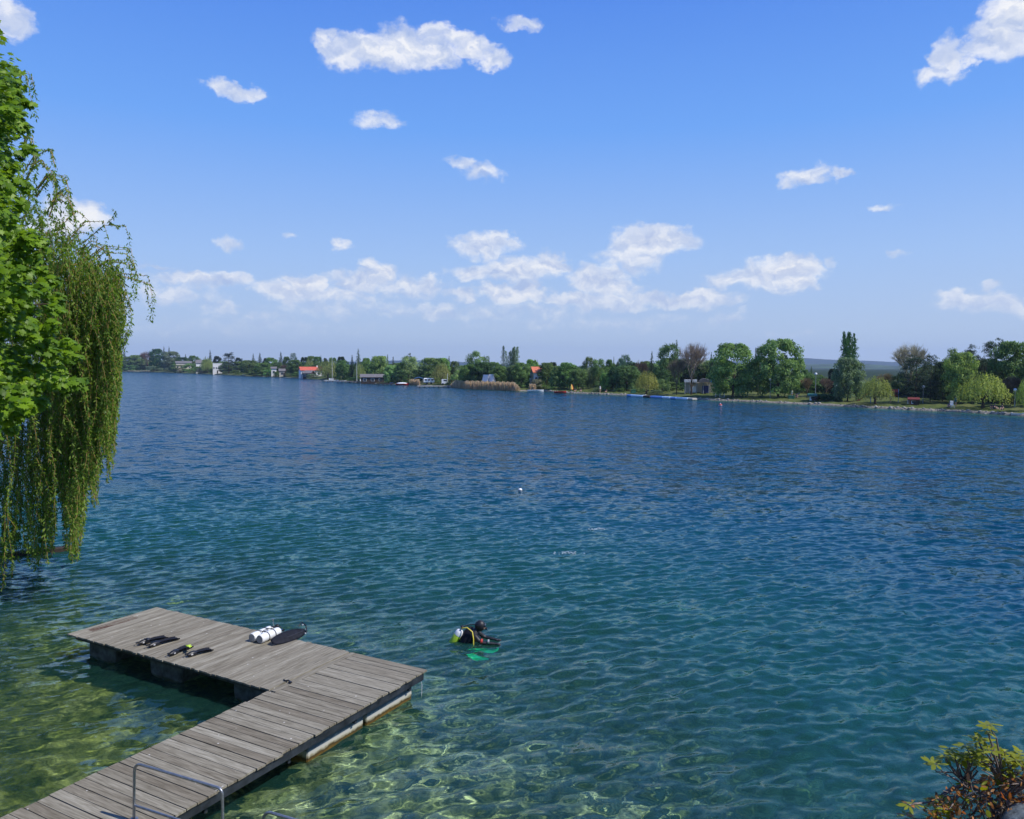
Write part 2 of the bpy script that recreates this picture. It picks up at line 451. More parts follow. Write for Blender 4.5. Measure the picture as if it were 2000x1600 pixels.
bX = axis(-20, 20, .16, 1.12, -1200, 400); bY = axis(4, 34, .16, 1.1, -20, 1800)
bx, by = np.meshgrid(bX, bY)
bd = depth(bx, by)
bz = -bd + .13 * vnoise(bx, by, 3, .9) * np.clip(bd, 0, 1) + .05 * vnoise(bx, by, 4, 4.5)
bz = np.where(offs(bx, by) > -1, np.minimum(bz, -.8), bz)
bm_, nt, out = new_mat('lake_bed')
pb = N(nt, 'ShaderNodeBsdfPrincipled', i_Roughness=.95); pb.inputs['Specular IOR Level'].default_value = 0
L(nt, pb.outputs[0], out.inputs[0])
ge = N(nt, 'ShaderNodeNewGeometry')
n1 = N(nt, 'ShaderNodeTexNoise', i_Scale=.9, i_Detail=8, i_Roughness=.68, i_Distortion=.6); L(nt, ge.outputs['Position'], n1.inputs['Vector'])
n2 = N(nt, 'ShaderNodeTexVoronoi', i_Scale=3.2); L(nt, ge.outputs['Position'], n2.inputs['Vector'])
n3 = N(nt, 'ShaderNodeTexNoise', i_Scale=7, i_Detail=5, i_Roughness=.75); L(nt, ge.outputs['Position'], n3.inputs['Vector'])
r1 = ramp(nt, [(.38, (.085, .10, .03)), (.5, (.25, .26, .12)), (.62, (.50, .50, .33))]); L(nt, n1.outputs['Fac'], r1.inputs[0])
r2 = ramp(nt, [(.35, (.35, .35, .35)), (.5, (1.0, 1.0, 1.0)), (.68, (2.1, 2.0, 1.7))]); L(nt, n3.outputs['Fac'], r2.inputs[0])
mu = N(nt, 'ShaderNodeMix', data_type='RGBA', blend_type='MULTIPLY'); mu.inputs['Factor'].default_value = 1; L(nt, r1.outputs[0], mu.inputs['A']); L(nt, r2.outputs[0], mu.inputs['B'])
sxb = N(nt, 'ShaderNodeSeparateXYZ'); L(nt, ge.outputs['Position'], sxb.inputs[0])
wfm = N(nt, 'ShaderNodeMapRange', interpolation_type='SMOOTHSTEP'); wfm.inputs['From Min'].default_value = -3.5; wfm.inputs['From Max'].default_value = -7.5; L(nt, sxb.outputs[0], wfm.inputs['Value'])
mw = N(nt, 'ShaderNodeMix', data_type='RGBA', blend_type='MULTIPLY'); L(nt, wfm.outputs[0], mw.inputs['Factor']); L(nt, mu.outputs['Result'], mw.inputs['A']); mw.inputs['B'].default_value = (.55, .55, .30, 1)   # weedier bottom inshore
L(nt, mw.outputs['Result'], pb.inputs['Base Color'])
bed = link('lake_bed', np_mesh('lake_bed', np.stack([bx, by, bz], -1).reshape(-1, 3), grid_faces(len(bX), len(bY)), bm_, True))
bed['kind'] = 'structure'
bed.cycles.is_caustics_receiver = True

# ------------------------------------------------------------------ water surface
rs = np.random.RandomState(11)
wX = axis(-16, 14, .056, 1.02, -1150, 330); wY = axis(9.5, 33, .056, 1.0115, -15, 1750)
wx, wy = np.meshgrid(wX, wY)
wz = np.zeros_like(wx)
sp_ = np.maximum(np.gradient(wX)[None, :], np.gradient(wY)[:, None] * .8)
lost = np.zeros_like(wx)
gust = .95 + .22 * np.sin(wx * .05 + wy * .021 + 1) * np.sin(wy * .033 - wx * .02) + .15 * np.sin(wx * .11 - wy * .06)
fetch = np.clip((np.hypot(wx + 14, (wy - 12) * 1) - 1) / 16, .42, 1.0)         # calmer water in the lee of the bank
for k in range(110):
    Lw = .15 * 10 ** (rs.rand() ** 1.1 * .80)
    al = R(-66) + rs.randn() * .5
    kk = 2 * np.pi / Lw; A = .0048 * Lw ** .92
    dx, dy = np.cos(al), np.sin(al)
    att = np.clip((Lw / sp_ - 2.5) / 3, 0, 1)
    wz += A * att * np.sin(kk * (wx * dx + wy * dy) + rs.rand() * 6.28 + .7 * np.sin(kk * .23 * (wx * dy - wy * dx) + rs.rand() * 6))
    lost += (1 - att) / 110
wz *= gust * fetch
wdep = depth(wx, wy)
wm, nt, out = new_mat('water')
dep = N(nt, 'ShaderNodeAttribute', attribute_name='depth').outputs['Fac']
los = N(nt, 'ShaderNodeAttribute', attribute_name='lost').outputs['Fac']
def Mx(op, a, b=None, c=None, clamp=False):
    n = N(nt, 'ShaderNodeMath', operation=op, use_clamp=clamp)
    for i, v in enumerate((a, b, c)):
        if v is None: continue
        if isinstance(v, (int, float)): n.inputs[i].default_value = v
        else: L(nt, v, n.inputs[i])
    return n.outputs[0]
kbody = Mx('SUBTRACT', 1, Mx('EXPONENT', Mx('MULTIPLY', dep, -.15)), clamp=True)
tr = ramp(nt, [(0, (.96, .98, .95)), (.12, (.84, .97, .90)), (.3, (.50, .88, .82)), (.6, (.12, .52, .58)), (1, (.01, .2, .3))])
L(nt, Mx('MULTIPLY', dep, 1 / 10.0), tr.inputs[0])
bc = ramp(nt, [(0, (.040, .145, .105)), (.25, (.018, .130, .118)), (.55, (.004, .070, .115)), (1, (.002, .060, .118))])
L(nt, Mx('MULTIPLY', dep, 1 / 13.0), bc.inputs[0])
ge = N(nt, 'ShaderNodeNewGeometry')
mp = N(nt, 'ShaderNodeMapping'); mp.inputs['Rotation'].default_value = (0, 0, R(-24)); mp.inputs['Scale'].default_value = (.55, 1, 1); L(nt, ge.outputs['Position'], mp.inputs[0])
b1 = N(nt, 'ShaderNodeTexNoise', i_Scale=2.6, i_Detail=5, i_Roughness=.6, i_Distortion=.4); L(nt, mp.outputs[0], b1.inputs['Vector'])
b2 = N(nt, 'ShaderNodeTexNoise', i_Scale=.9, i_Detail=4, i_Roughness=.55); L(nt, mp.outputs[0], b2.inputs['Vector'])
b3 = N(nt, 'ShaderNodeTexNoise', i_Scale=6.0, i_Detail=3, i_Roughness=.6, i_Distortion=.3); L(nt, mp.outputs[0], b3.inputs['Vector'])
hsum = Mx('MULTIPLY_ADD', b3.outputs['Fac'], .35, Mx('MULTIPLY_ADD', b2.outputs['Fac'], 1.2, b1.outputs['Fac']))
# small ripples as slopes, so that they do not fade with distance
def slope(node):
    s1 = N(nt, 'ShaderNodeVectorMath', operation='SUBTRACT'); L(nt, node.outputs['Color'], s1.inputs[0]); s1.inputs[1].default_value = (.5, .5, .5); return s1.outputs[0]
def vadd(a, b, k):
    n = N(nt, 'ShaderNodeVectorMath', operation='MULTIPLY_ADD'); L(nt, b, n.inputs[0]); n.inputs[1].default_value = (k, k, 0); L(nt, a, n.inputs[2]); return n.outputs[0]
big = vadd(slope(b1), slope(b2), .7)
vs_ = N(nt, 'ShaderNodeVectorMath', operation='SCALE'); L(nt, big, vs_.inputs[0]); L(nt, Mx('MULTIPLY', los, 2.8), vs_.inputs['Scale'])
sm_ = N(nt, 'ShaderNodeVectorMath', operation='SCALE'); L(nt, slope(b3), sm_.inputs[0]); L(nt, Mx('MULTIPLY_ADD', los, .6, .07), sm_.inputs['Scale'])
v1 = N(nt, 'ShaderNodeVectorMath', operation='ADD'); L(nt, vs_.outputs[0], v1.inputs[0]); L(nt, sm_.outputs[0], v1.inputs[1])
v2 = N(nt, 'ShaderNodeVectorMath', operation='MULTIPLY_ADD'); L(nt, v1.outputs[0], v2.inputs[0]); v2.inputs[1].default_value = (1, 1, 0); L(nt, ge.outputs['Normal'], v2.inputs[2])
bmp = N(nt, 'ShaderNodeVectorMath', operation='NORMALIZE'); L(nt, v2.outputs[0], bmp.inputs[0])
rgh = Mx('MULTIPLY', los, .11)
gls = N(nt, 'ShaderNodeBsdfGlass', i_Roughness=0.0, i_IOR=1.333); L(nt, rgh, gls.inputs['Roughness']); L(nt, tr.outputs[0], gls.inputs['Color']); L(nt, bmp.outputs[0], gls.inputs['Normal'])
bod = N(nt, 'ShaderNodeBsdfPrincipled', i_Roughness=0.03, i_IOR=1.333); L(nt, Mx('ADD', rgh, .02), bod.inputs['Roughness']); L(nt, bc.outputs[0], bod.inputs['Base Color']); L(nt, bmp.outputs[0], bod.inputs['Normal'])
mx = N(nt, 'ShaderNodeMixShader'); L(nt, kbody, mx.inputs[0]); L(nt, gls.outputs[0], mx.inputs[1]); L(nt, bod.outputs[0], mx.inputs[2])
L(nt, mx.outputs[0], out.inputs[0])
water = link('water', np_mesh('water', np.stack([wx, wy, wz], -1).reshape(-1, 3), grid_faces(len(wX), len(wY)), wm, True, attrs={'depth': wdep, 'lost': lost}))
water['kind'] = 'structure'
water.cycles.is_caustics_caster = True
print('water verts', wx.size)

# ------------------------------------------------------------------ far hills
def ridge(name, px0, px1, prof, Y, deep, col, seed):
    n = 160; pxs = np.linspace(px0, px1, n)
    ys = np.interp(pxs, [p[0] for p in prof], [p[1] for p in prof]) + np.convolve(np.random.RandomState(seed).randn(n), np.ones(5) / 5, 'same') * .6
    vs = []
    for j, (fy, fh) in enumerate([(-deep, -.02), (-deep * .6, .35), (-deep * .3, .7), (0, 1), (deep * .5, .8), (deep, 0)]):
        for i, (px, py) in enumerate(zip(pxs, ys)):
            p = atd(px, py, Y); h = p.z
            vs.append((p.x * (1 + fy / Y), Y + fy, max(-5, h * fh * (1 + .12 * math.sin(i * .37 + j * 2.1) * (j not in (3,)) ))))
    f = grid_faces(n, 6)
    o = link(name, np_mesh(name, vs, f, col, True)); o['kind'] = 'structure'
    return o
hill_m = pm('forest_hill', (.022, .038, .034), .95, var=.5, scale=.004, spec=0, col2=(.010, .020, .022), detail=8)
ridge('hills', -900, 2600, [(-900,708),(0,707),(300,709),(500,711),(700,706),(800,704),(900,707),(1000,712),(1130,716),(1300,712),(1450,704),(1560,699),(1620,703),(1700,705),(1760,708),(1850,709),(2000,706),(2600,700)], 6200, 1500, hill_m, 2)
ridge('foothills', -900, 2600, [(-900,715),(300,716),(800,714),(1100,718),(1400,716),(1600,712),(1680,710),(1760,716),(1850,718),(2600,716)], 3800, 700, pm('foothill_wood', (.06, .10, .045), .95, var=.5, scale=.01, spec=0, detail=8), 5)

# ------------------------------------------------------------------ trees: unit crowns (height 1, width 1)
def quads(c, nrm, size, aspect=1.0, rs=None, spin=None):
    """one small four-cornered leaf clump at each centre"""
    c = np.asarray(c, float); n = np.asarray(nrm, float); n = n / (np.linalg.norm(n, axis=1, keepdims=True) + 1e-9)
    k = len(c)
    ref = rs.randn(k, 3) if spin is None else np.asarray(spin, float)
    u = ref - n * (ref * n).sum(1, keepdims=True); u /= np.linalg.norm(u, axis=1, keepdims=True) + 1e-9
    v = np.cross(n, u)
    s = (np.asarray(size) * (.7 + .6 * rs.rand(k)))[:, None]
    a = u * s; b = v * s * aspect
    k1 = (.35 + .5 * rs.rand(k))[:, None]
    vs = np.stack([c - a, c + b * k1 - a * .1, c + a, c - b * k1 + a * .15], 1).reshape(-1, 3)
    f = np.arange(4 * k).reshape(-1, 4)
    return vs, f
FOL = leaf_mat('far_foliage', None, trans=.45, vary=.45, rough=.75)
BARK = pm('bark', (.09, .07, .05), .95, var=.3, scale=3, spec=.1)
def crown_mesh(name, cs, ns, size, rs, aspect=1.0, tone=None, spin=None, mat=None):
    cs = np.array(cs)
    lo, hi = np.percentile(cs, 1, axis=0), np.percentile(cs, 99, axis=0)
    cs[:, :2] *= .98 / max(hi[0] - lo[0], hi[1] - lo[1]); cs[:, 2] *= .99 / hi[2]
    v, f = quads(cs, ns, size, aspect, rs, spin)
    t = rs.rand(len(f)) if tone is None else np.clip(np.asarray(tone) + .18 * rs.randn(len(f)), 0, 1)
    return np_mesh(name, v, f, mat or FOL, fattr={'tone': t})
def blob_crown(seed, nb, per, shape, r0, r1, size, zlo=.2, up=.35):
    """leaf clumps on the outsides of many lobes; shape(t)=half-width at relative height t"""
    rs = np.random.RandomState(seed); C, Nn, S, Tn = [], [], [], []
    for b in range(nb):
        t = rs.rand() ** .9; z = zlo + (1 - zlo) * t
        hw = shape(t); an = rs.rand() * 6.283; rr = hw * (.35 + .65 * math.sqrt(rs.rand()))
        r = r0 + (r1 - r0) * rs.rand(); rr = max(0, min(rr, .56 - r)); z = min(z, 1 - r * .8)
        ctr = np.array([rr * math.cos(an), rr * math.sin(an), z])
        d = rs.randn(per, 3); d /= np.linalg.norm(d, axis=1, keepdims=True); d[:, 2] = np.where(d[:, 2] < -.6, -d[:, 2] * .6, d[:, 2])
        rad = r * (.55 + .55 * rs.rand(per))
        p = ctr + d * rad[:, None] * np.array([1, 1, .8])
        C.append(p); Nn.append(d + np.array([0, 0, up]) + .5 * rs.randn(per, 3)); S.append(np.full(per, size)); Tn.append(np.full(per, rs.rand()))
    return crown_mesh('crown', np.concatenate(C), np.concatenate(Nn), np.concatenate(S), rs, tone=np.concatenate(Tn))
def trunk_mesh(seed, h, r, limbs=5, spread=.3, lean=0.0):
    rs_ = random.Random(seed); mb = MB()
    pts = [Vector((lean * k / 4 + rs_.uniform(-.01, .01), rs_.uniform(-.01, .01), h * k / 4)) for k in range(5)]
    mb.tube(pts, [r * (1.25 - .8 * k / 4) for k in range(5)], 7)
    for i in range(limbs):
        a = i * 2.4 + rs_.random(); z = h * rs_.uniform(.35, .75)
        q = Vector((lean * z / h, 0, z)); e = q + Vector((math.cos(a) * spread, math.sin(a) * spread, rs_.uniform(.18, .38)))
        mb.tube([q, (q + e) / 2 + Vector((0, 0, -.02)), e], [r * .55, r * .35, r * .12], 5)
    return mb
def unit_me(mb, name, mat):
    o = mb.build(name, mat); me = o.data; bpy.data.objects.remove(o); return me
broad_shape = lambda t: .5 * math.sqrt(max(.02, 1 - ((t - .42) / .6) ** 2))
CR, TK = {}, {}
CR['broad'] = [blob_crown(20 + i, 110, 130, broad_shape, .08, .15, .021, .07) for i in range(4)]
CR['bush'] = [blob_crown(40 + i, 26, 110, lambda t: .5 * math.sqrt(max(0, 1 - t * t * .8)), .12, .22, .03, .02) for i in range(3)]
CR['tall'] = [blob_crown(50 + i, 60, 130, lambda t: .42 * math.sin(math.pi * (.15 + .8 * t)) ** .7, .09, .16, .02, .06, .6) for i in range(3)]
def poplar(seed, cols, size=.012):
    rs = np.random.RandomState(seed); C, Nn, Tn = [], [], []
    for k in range(cols):
        x0, y0 = (0, 0) if cols == 1 else (rs.uniform(-.36, .36), rs.uniform(-.3, .3))
        top = 1 - abs(x0) * rs.uniform(.15, .6); w0 = .42 if cols == 1 else .17
        n = 3600 // cols + 500
        t = rs.rand(n); z = .08 + (top - .08) * t; hw = w0 * np.clip(np.sin(np.pi * (.12 + .86 * t)), .05, 1) ** .6 * (.75 + .25 * np.sin(t * 47 + k))
        a = rs.rand(n) * 6.283; r = hw * np.sqrt(rs.rand(n))
        C.append(np.stack([x0 * (.5 + .5 * t) + r * np.cos(a), y0 * (.5 + .5 * t) + r * np.sin(a), z], 1)); Nn.append(np.stack([np.cos(a), np.sin(a), .4 * rs.rand(n)], 1) + .4 * rs.randn(n, 3)); Tn.append((np.sin(t * 30 + a * 2) * .3 + .5))
    C = np.concatenate(C); return crown_mesh('crown', C, np.concatenate(Nn), np.full(len(C), size), rs, 1.0, np.concatenate(Tn))
CR['poplar'] = [poplar(61, 1, .014), poplar(62, 1, .014)]
CR['poplars'] = [poplar(63, 9, .019), poplar(64, 7, .017)]
def conifer(seed):
    rs = np.random.RandomState(seed); C, Nn, Sp = [], [], []
    for lv in range(26):
        t = lv / 25; z = .06 + .93 * t; R0 = .5 * (1 - t) ** .8 + .02
        for b in range(int(16 * (1 - t)) + 5):
            a = rs.rand() * 6.283; L0 = R0 * (.65 + .35 * rs.rand()); n = int(6 + 22 * L0 / .5)
            s = rs.rand(n) ** .7
            C.append(np.stack([np.cos(a) * s * L0 + .018 * rs.randn(n), np.sin(a) * s * L0 + .018 * rs.randn(n), z - .10 * s * L0 / .5 + .012 * rs.randn(n)], 1)); Nn.append(np.tile([0, 0, 1.], (n, 1)) + .6 * rs.randn(n, 3))
    C = np.concatenate(C); return crown_mesh('crown', C, np.concatenate(Nn), np.full(len(C), .02), rs)
CR['conifer'] = [conifer(71), conifer(72)]
def pine(seed, flat=.035):
    """layered plates of needles with gaps between them"""
    rs = np.random.RandomState(seed); C, Nn, Tn = [], [], []
    for k in range(85):
        t = rs.rand(); z = .14 + .84 * t
        hw = .46 * (1 - .55 * t ** 1.6) * (.55 + .45 * rs.rand()); a = rs.rand() * 6.283
        cx, cy_ = hw * math.cos(a), hw * math.sin(a); n = 110; L0 = .085 + .075 * rs.rand()
        d = rs.randn(n, 2) * .5
        C.append(np.stack([cx + d[:, 0] * L0, cy_ + d[:, 1] * L0, z + flat * .35 * rs.randn(n) + .05 * (np.hypot(cx, cy_)) - .25 * L0 * np.hypot(d[:, 0], d[:, 1])], 1)); Nn.append(np.tile([0, 0, 1.3], (n, 1)) + .6 * rs.randn(n, 3)); Tn.append(np.full(n, rs.rand()))
    C = np.concatenate(C); C[:, :2] = np.clip(C[:, :2], -.5, .5)
    return crown_mesh('crown', C, np.concatenate(Nn), np.full(len(C), .014), rs, tone=np.concatenate(Tn))
CR['pine'] = [pine(81), pine(82), pine(83)]
def willow(seed):
    rs = np.random.RandomState(seed); C, Nn, Sp, Tn = [], [], [], []
    for k in range(420):
        a = rs.rand() * 6.283; q = math.sqrt(rs.rand()); R0 = .47 * q
        ztop = .98 - .50 * q ** 2.4 - .16 * rs.rand() + .06 * math.sin(a * 3 + seed); zb = .10 + .38 * rs.rand() ** 1.3 + .2 * (1 - q)
        zb = min(zb, ztop - .06); n = int(18 * (ztop - zb) / .5) + 3; s = rs.rand(n)
        bulge = R0 + .05 * np.sin(s * 2)
        C.append(np.stack([np.cos(a) * bulge + .008 * rs.randn(n), np.sin(a) * bulge + .008 * rs.randn(n), ztop + (zb - ztop) * s], 1)); Nn.append(np.tile([math.cos(a), math.sin(a), .5], (n, 1)) + .5 * rs.randn(n, 3)); Sp.append(np.tile([0, 0, 1.], (n, 1)) + .15 * rs.randn(n, 3)); Tn.append(np.full(n, rs.rand()))
    C = np.concatenate(C); return crown_mesh('crown', C, np.concatenate(Nn), np.full(len(C), .022), rs, .55, np.concatenate(Tn), np.concatenate(Sp))
CR['willow'] = [willow(91), willow(92)]
def bare(seed, leafy=500):
    rs_ = random.Random(seed); rs = np.random.RandomState(seed); V, F, tips = [], [], []
    def seg(p, q, r1, r2):
        t = (q - p).normalized(); a = t.orthogonal().normalized(); b = t.cross(a); k = len(V)
        for (c, r) in ((p, r1), (q, r2)):
            for j in range(3):
                an = 2.094 * j; V.append(c + (a * math.cos(an) + b * math.sin(an)) * r)
        for j in range(3): F.append((k + j, k + (j + 1) % 3, k + 3 + (j + 1) % 3, k + 3 + j))
    def grow(p, d, ln, r, lv):
        q = p + d * ln; seg(p, q, r, r * .65)
        if lv == 0: tips.append(q); return
        for i in range(4 if lv > 2 else 5):
            nd = (d + Vector((rs_.gauss(0, .42), rs_.gauss(0, .42), rs_.gauss(.12, .22)))).normalized()
            grow(p + d * ln * rs_.uniform(.45, 1), nd, ln * rs_.uniform(.62, .8), r * .58, lv - 1)
    for i in range(6):
        a = i * 1.05 + rs_.random() * .4; grow(Vector((0, 0, .2)), Vector((math.cos(a) * .42, math.sin(a) * .42, 1)).normalized(), .23, .011, 4)
    V = np.array([tuple(v) for v in V]); V[:, :2] *= .5 / np.abs(V[:, :2]).max(); V[:, 2] = V[:, 2] / V[:, 2].max()
    tp = np.array([tuple(v) for v in tips]); tp[:, :2] *= .5 / max(.5, np.abs(tp[:, :2]).max()); tp[:, 2] /= max(1, tp[:, 2].max())
    sel = tp[rs.randint(0, len(tp), leafy)] + rs.randn(leafy, 3) * .012
    lv_, lf = quads(sel, rs.randn(leafy, 3), np.full(leafy, .010), 1, rs)
    v = np.concatenate([V, lv_]); f = np.concatenate([np.array(F), lf + len(V)])
    return np_mesh('crown', v, f, FOL, fattr={'tone': rs.rand(len(f))})
CR['bare'] = [bare(101), bare(102)]
TK['broad'] = unit_me(trunk_mesh(1, .42, .022), 'trunk', BARK)
TK['tall'] = unit_me(trunk_mesh(2, .55, .018, 6, .2), 'trunk', BARK)
TK['poplar'] = unit_me(trunk_mesh(3, .9, .02, 3, .06), 'trunk', BARK); TK['poplars'] = TK['poplar']
TK['conifer'] = unit_me(trunk_mesh(4, .95, .016, 2, .1), 'trunk', BARK)
TK['pine'] = unit_me(trunk_mesh(5, .9, .02, 9, .33), 'trunk', BARK)
TK['willow'] = unit_me(trunk_mesh(6, .45, .035, 6, .25, .05), 'trunk', BARK)
TK['bare'] = unit_me(trunk_mesh(7, .3, .02, 4, .1), 'trunk', BARK)
TK['bush'] = unit_me(trunk_mesh(8, .4, .02, 6, .3), 'stem', BARK)
COLS = dict(dark=(.018, .035, .020), pine=(.022, .038, .028), deep=(.030, .075, .025), mid=(.055, .105, .026), green=(.075, .135, .032), bright=(.10, .175, .035), light=(.13, .19, .06),
            grey=(.085, .115, .065), willow=(.19, .235, .055), yellow=(.23, .27, .045), brown=(.15, .115, .08), bare=(.22, .185, .145), purple=(.10, .07, .055), blue=(.06, .095, .07))
def tune(k, v):                            # spring greens, a little muted
    f = 2.0 if k in ('dark', 'pine', 'deep') else (1.5 if k in ('willow', 'yellow') else 2.3)
    g = sum(v) / 3
    return tuple((q * .82 + g * .18) * f for q in v)
COLS = {k: tune(k, v) for k, v in COLS.items()}
cnt = {}
LAND = [(150, 'the near willow'), (306, 'the deep green tree'), (425, 'the white box house'), (611, 'the red roofed house'), (728, 'the dark boathouse'), (838, 'the long white caravan'),
        (955, 'the white tents'), (1046, 'the orange roofed house'), (1116, 'the yellow parasol'), (1262, 'the yellow lakeside willow'), (1366, 'the flat park pavilion'), (1505, 'the tall park tree'),
        (1661, 'the dark poplar clump'), (1746, 'the red playground banner'), (1860, 'the park chair'), (1918, 'the great willow'), (2060, 'the frame edge')]
ORD = ['first', 'second', 'third', 'fourth', 'fifth', 'sixth', 'seventh', 'eighth', 'ninth', 'tenth', 'eleventh', 'twelfth']
KN = dict(broad='broadleaf_tree', bush='shrub', tall='broadleaf_tree', poplar='poplar_tree', poplars='poplar_tree', conifer='conifer_tree', pine='pine_tree', willow='willow_tree', bare='bare_tree')
pending = []
GRPS = dict(broad='round leafy trees on the far shore', bush='shrubs along the far bank', tall='tall leafy trees on the far shore', poplar='columnar poplars on the far shore', poplars='columnar poplars on the far shore',
            conifer='conifers above the far tree line', pine='dark pines on the far shore', willow='willows on the far bank', bare='bare and budding trees on the far shore')
def tree(kind, px, ytop, wpx, off, col, look, label=None, jit=.12, trunk=True):
    p = land(px, off)
    D = p.y
    top = atd(px, ytop, D)
    H = max(1.0, top.z - p.z)
    W = wpx / FPX * math.hypot(p.x, p.y) / math.hypot(1, (px - 1000) / FPX) * (1.0)
    i = cnt.get(kind, 0); cnt[kind] = i + 1
    me = CR[kind][i % len(CR[kind])]
    rz = rnd.uniform(0, 6.28)
    t = empty(KN[kind], p + Vector((0, 0, -.15)), rz, None, 'bush' if kind == 'bush' else 'tree', GRPS[kind])
    t.scale = (W, W, H + .15)
    cr = link('foliage' if kind == 'bush' else 'crown', me, t)
    c = COLS[col]; j = [rnd.uniform(1 - jit, 1 + jit) for _ in range(3)]
    cr.color = (c[0] * j[0], c[1] * j[1], c[2] * j[2], 1)
    if trunk:
        tk = link('stem' if kind == 'bush' else 'trunk', TK[kind], t)
    if label: t['label'] = label
    else: pending.append((px, look, t))
    return t
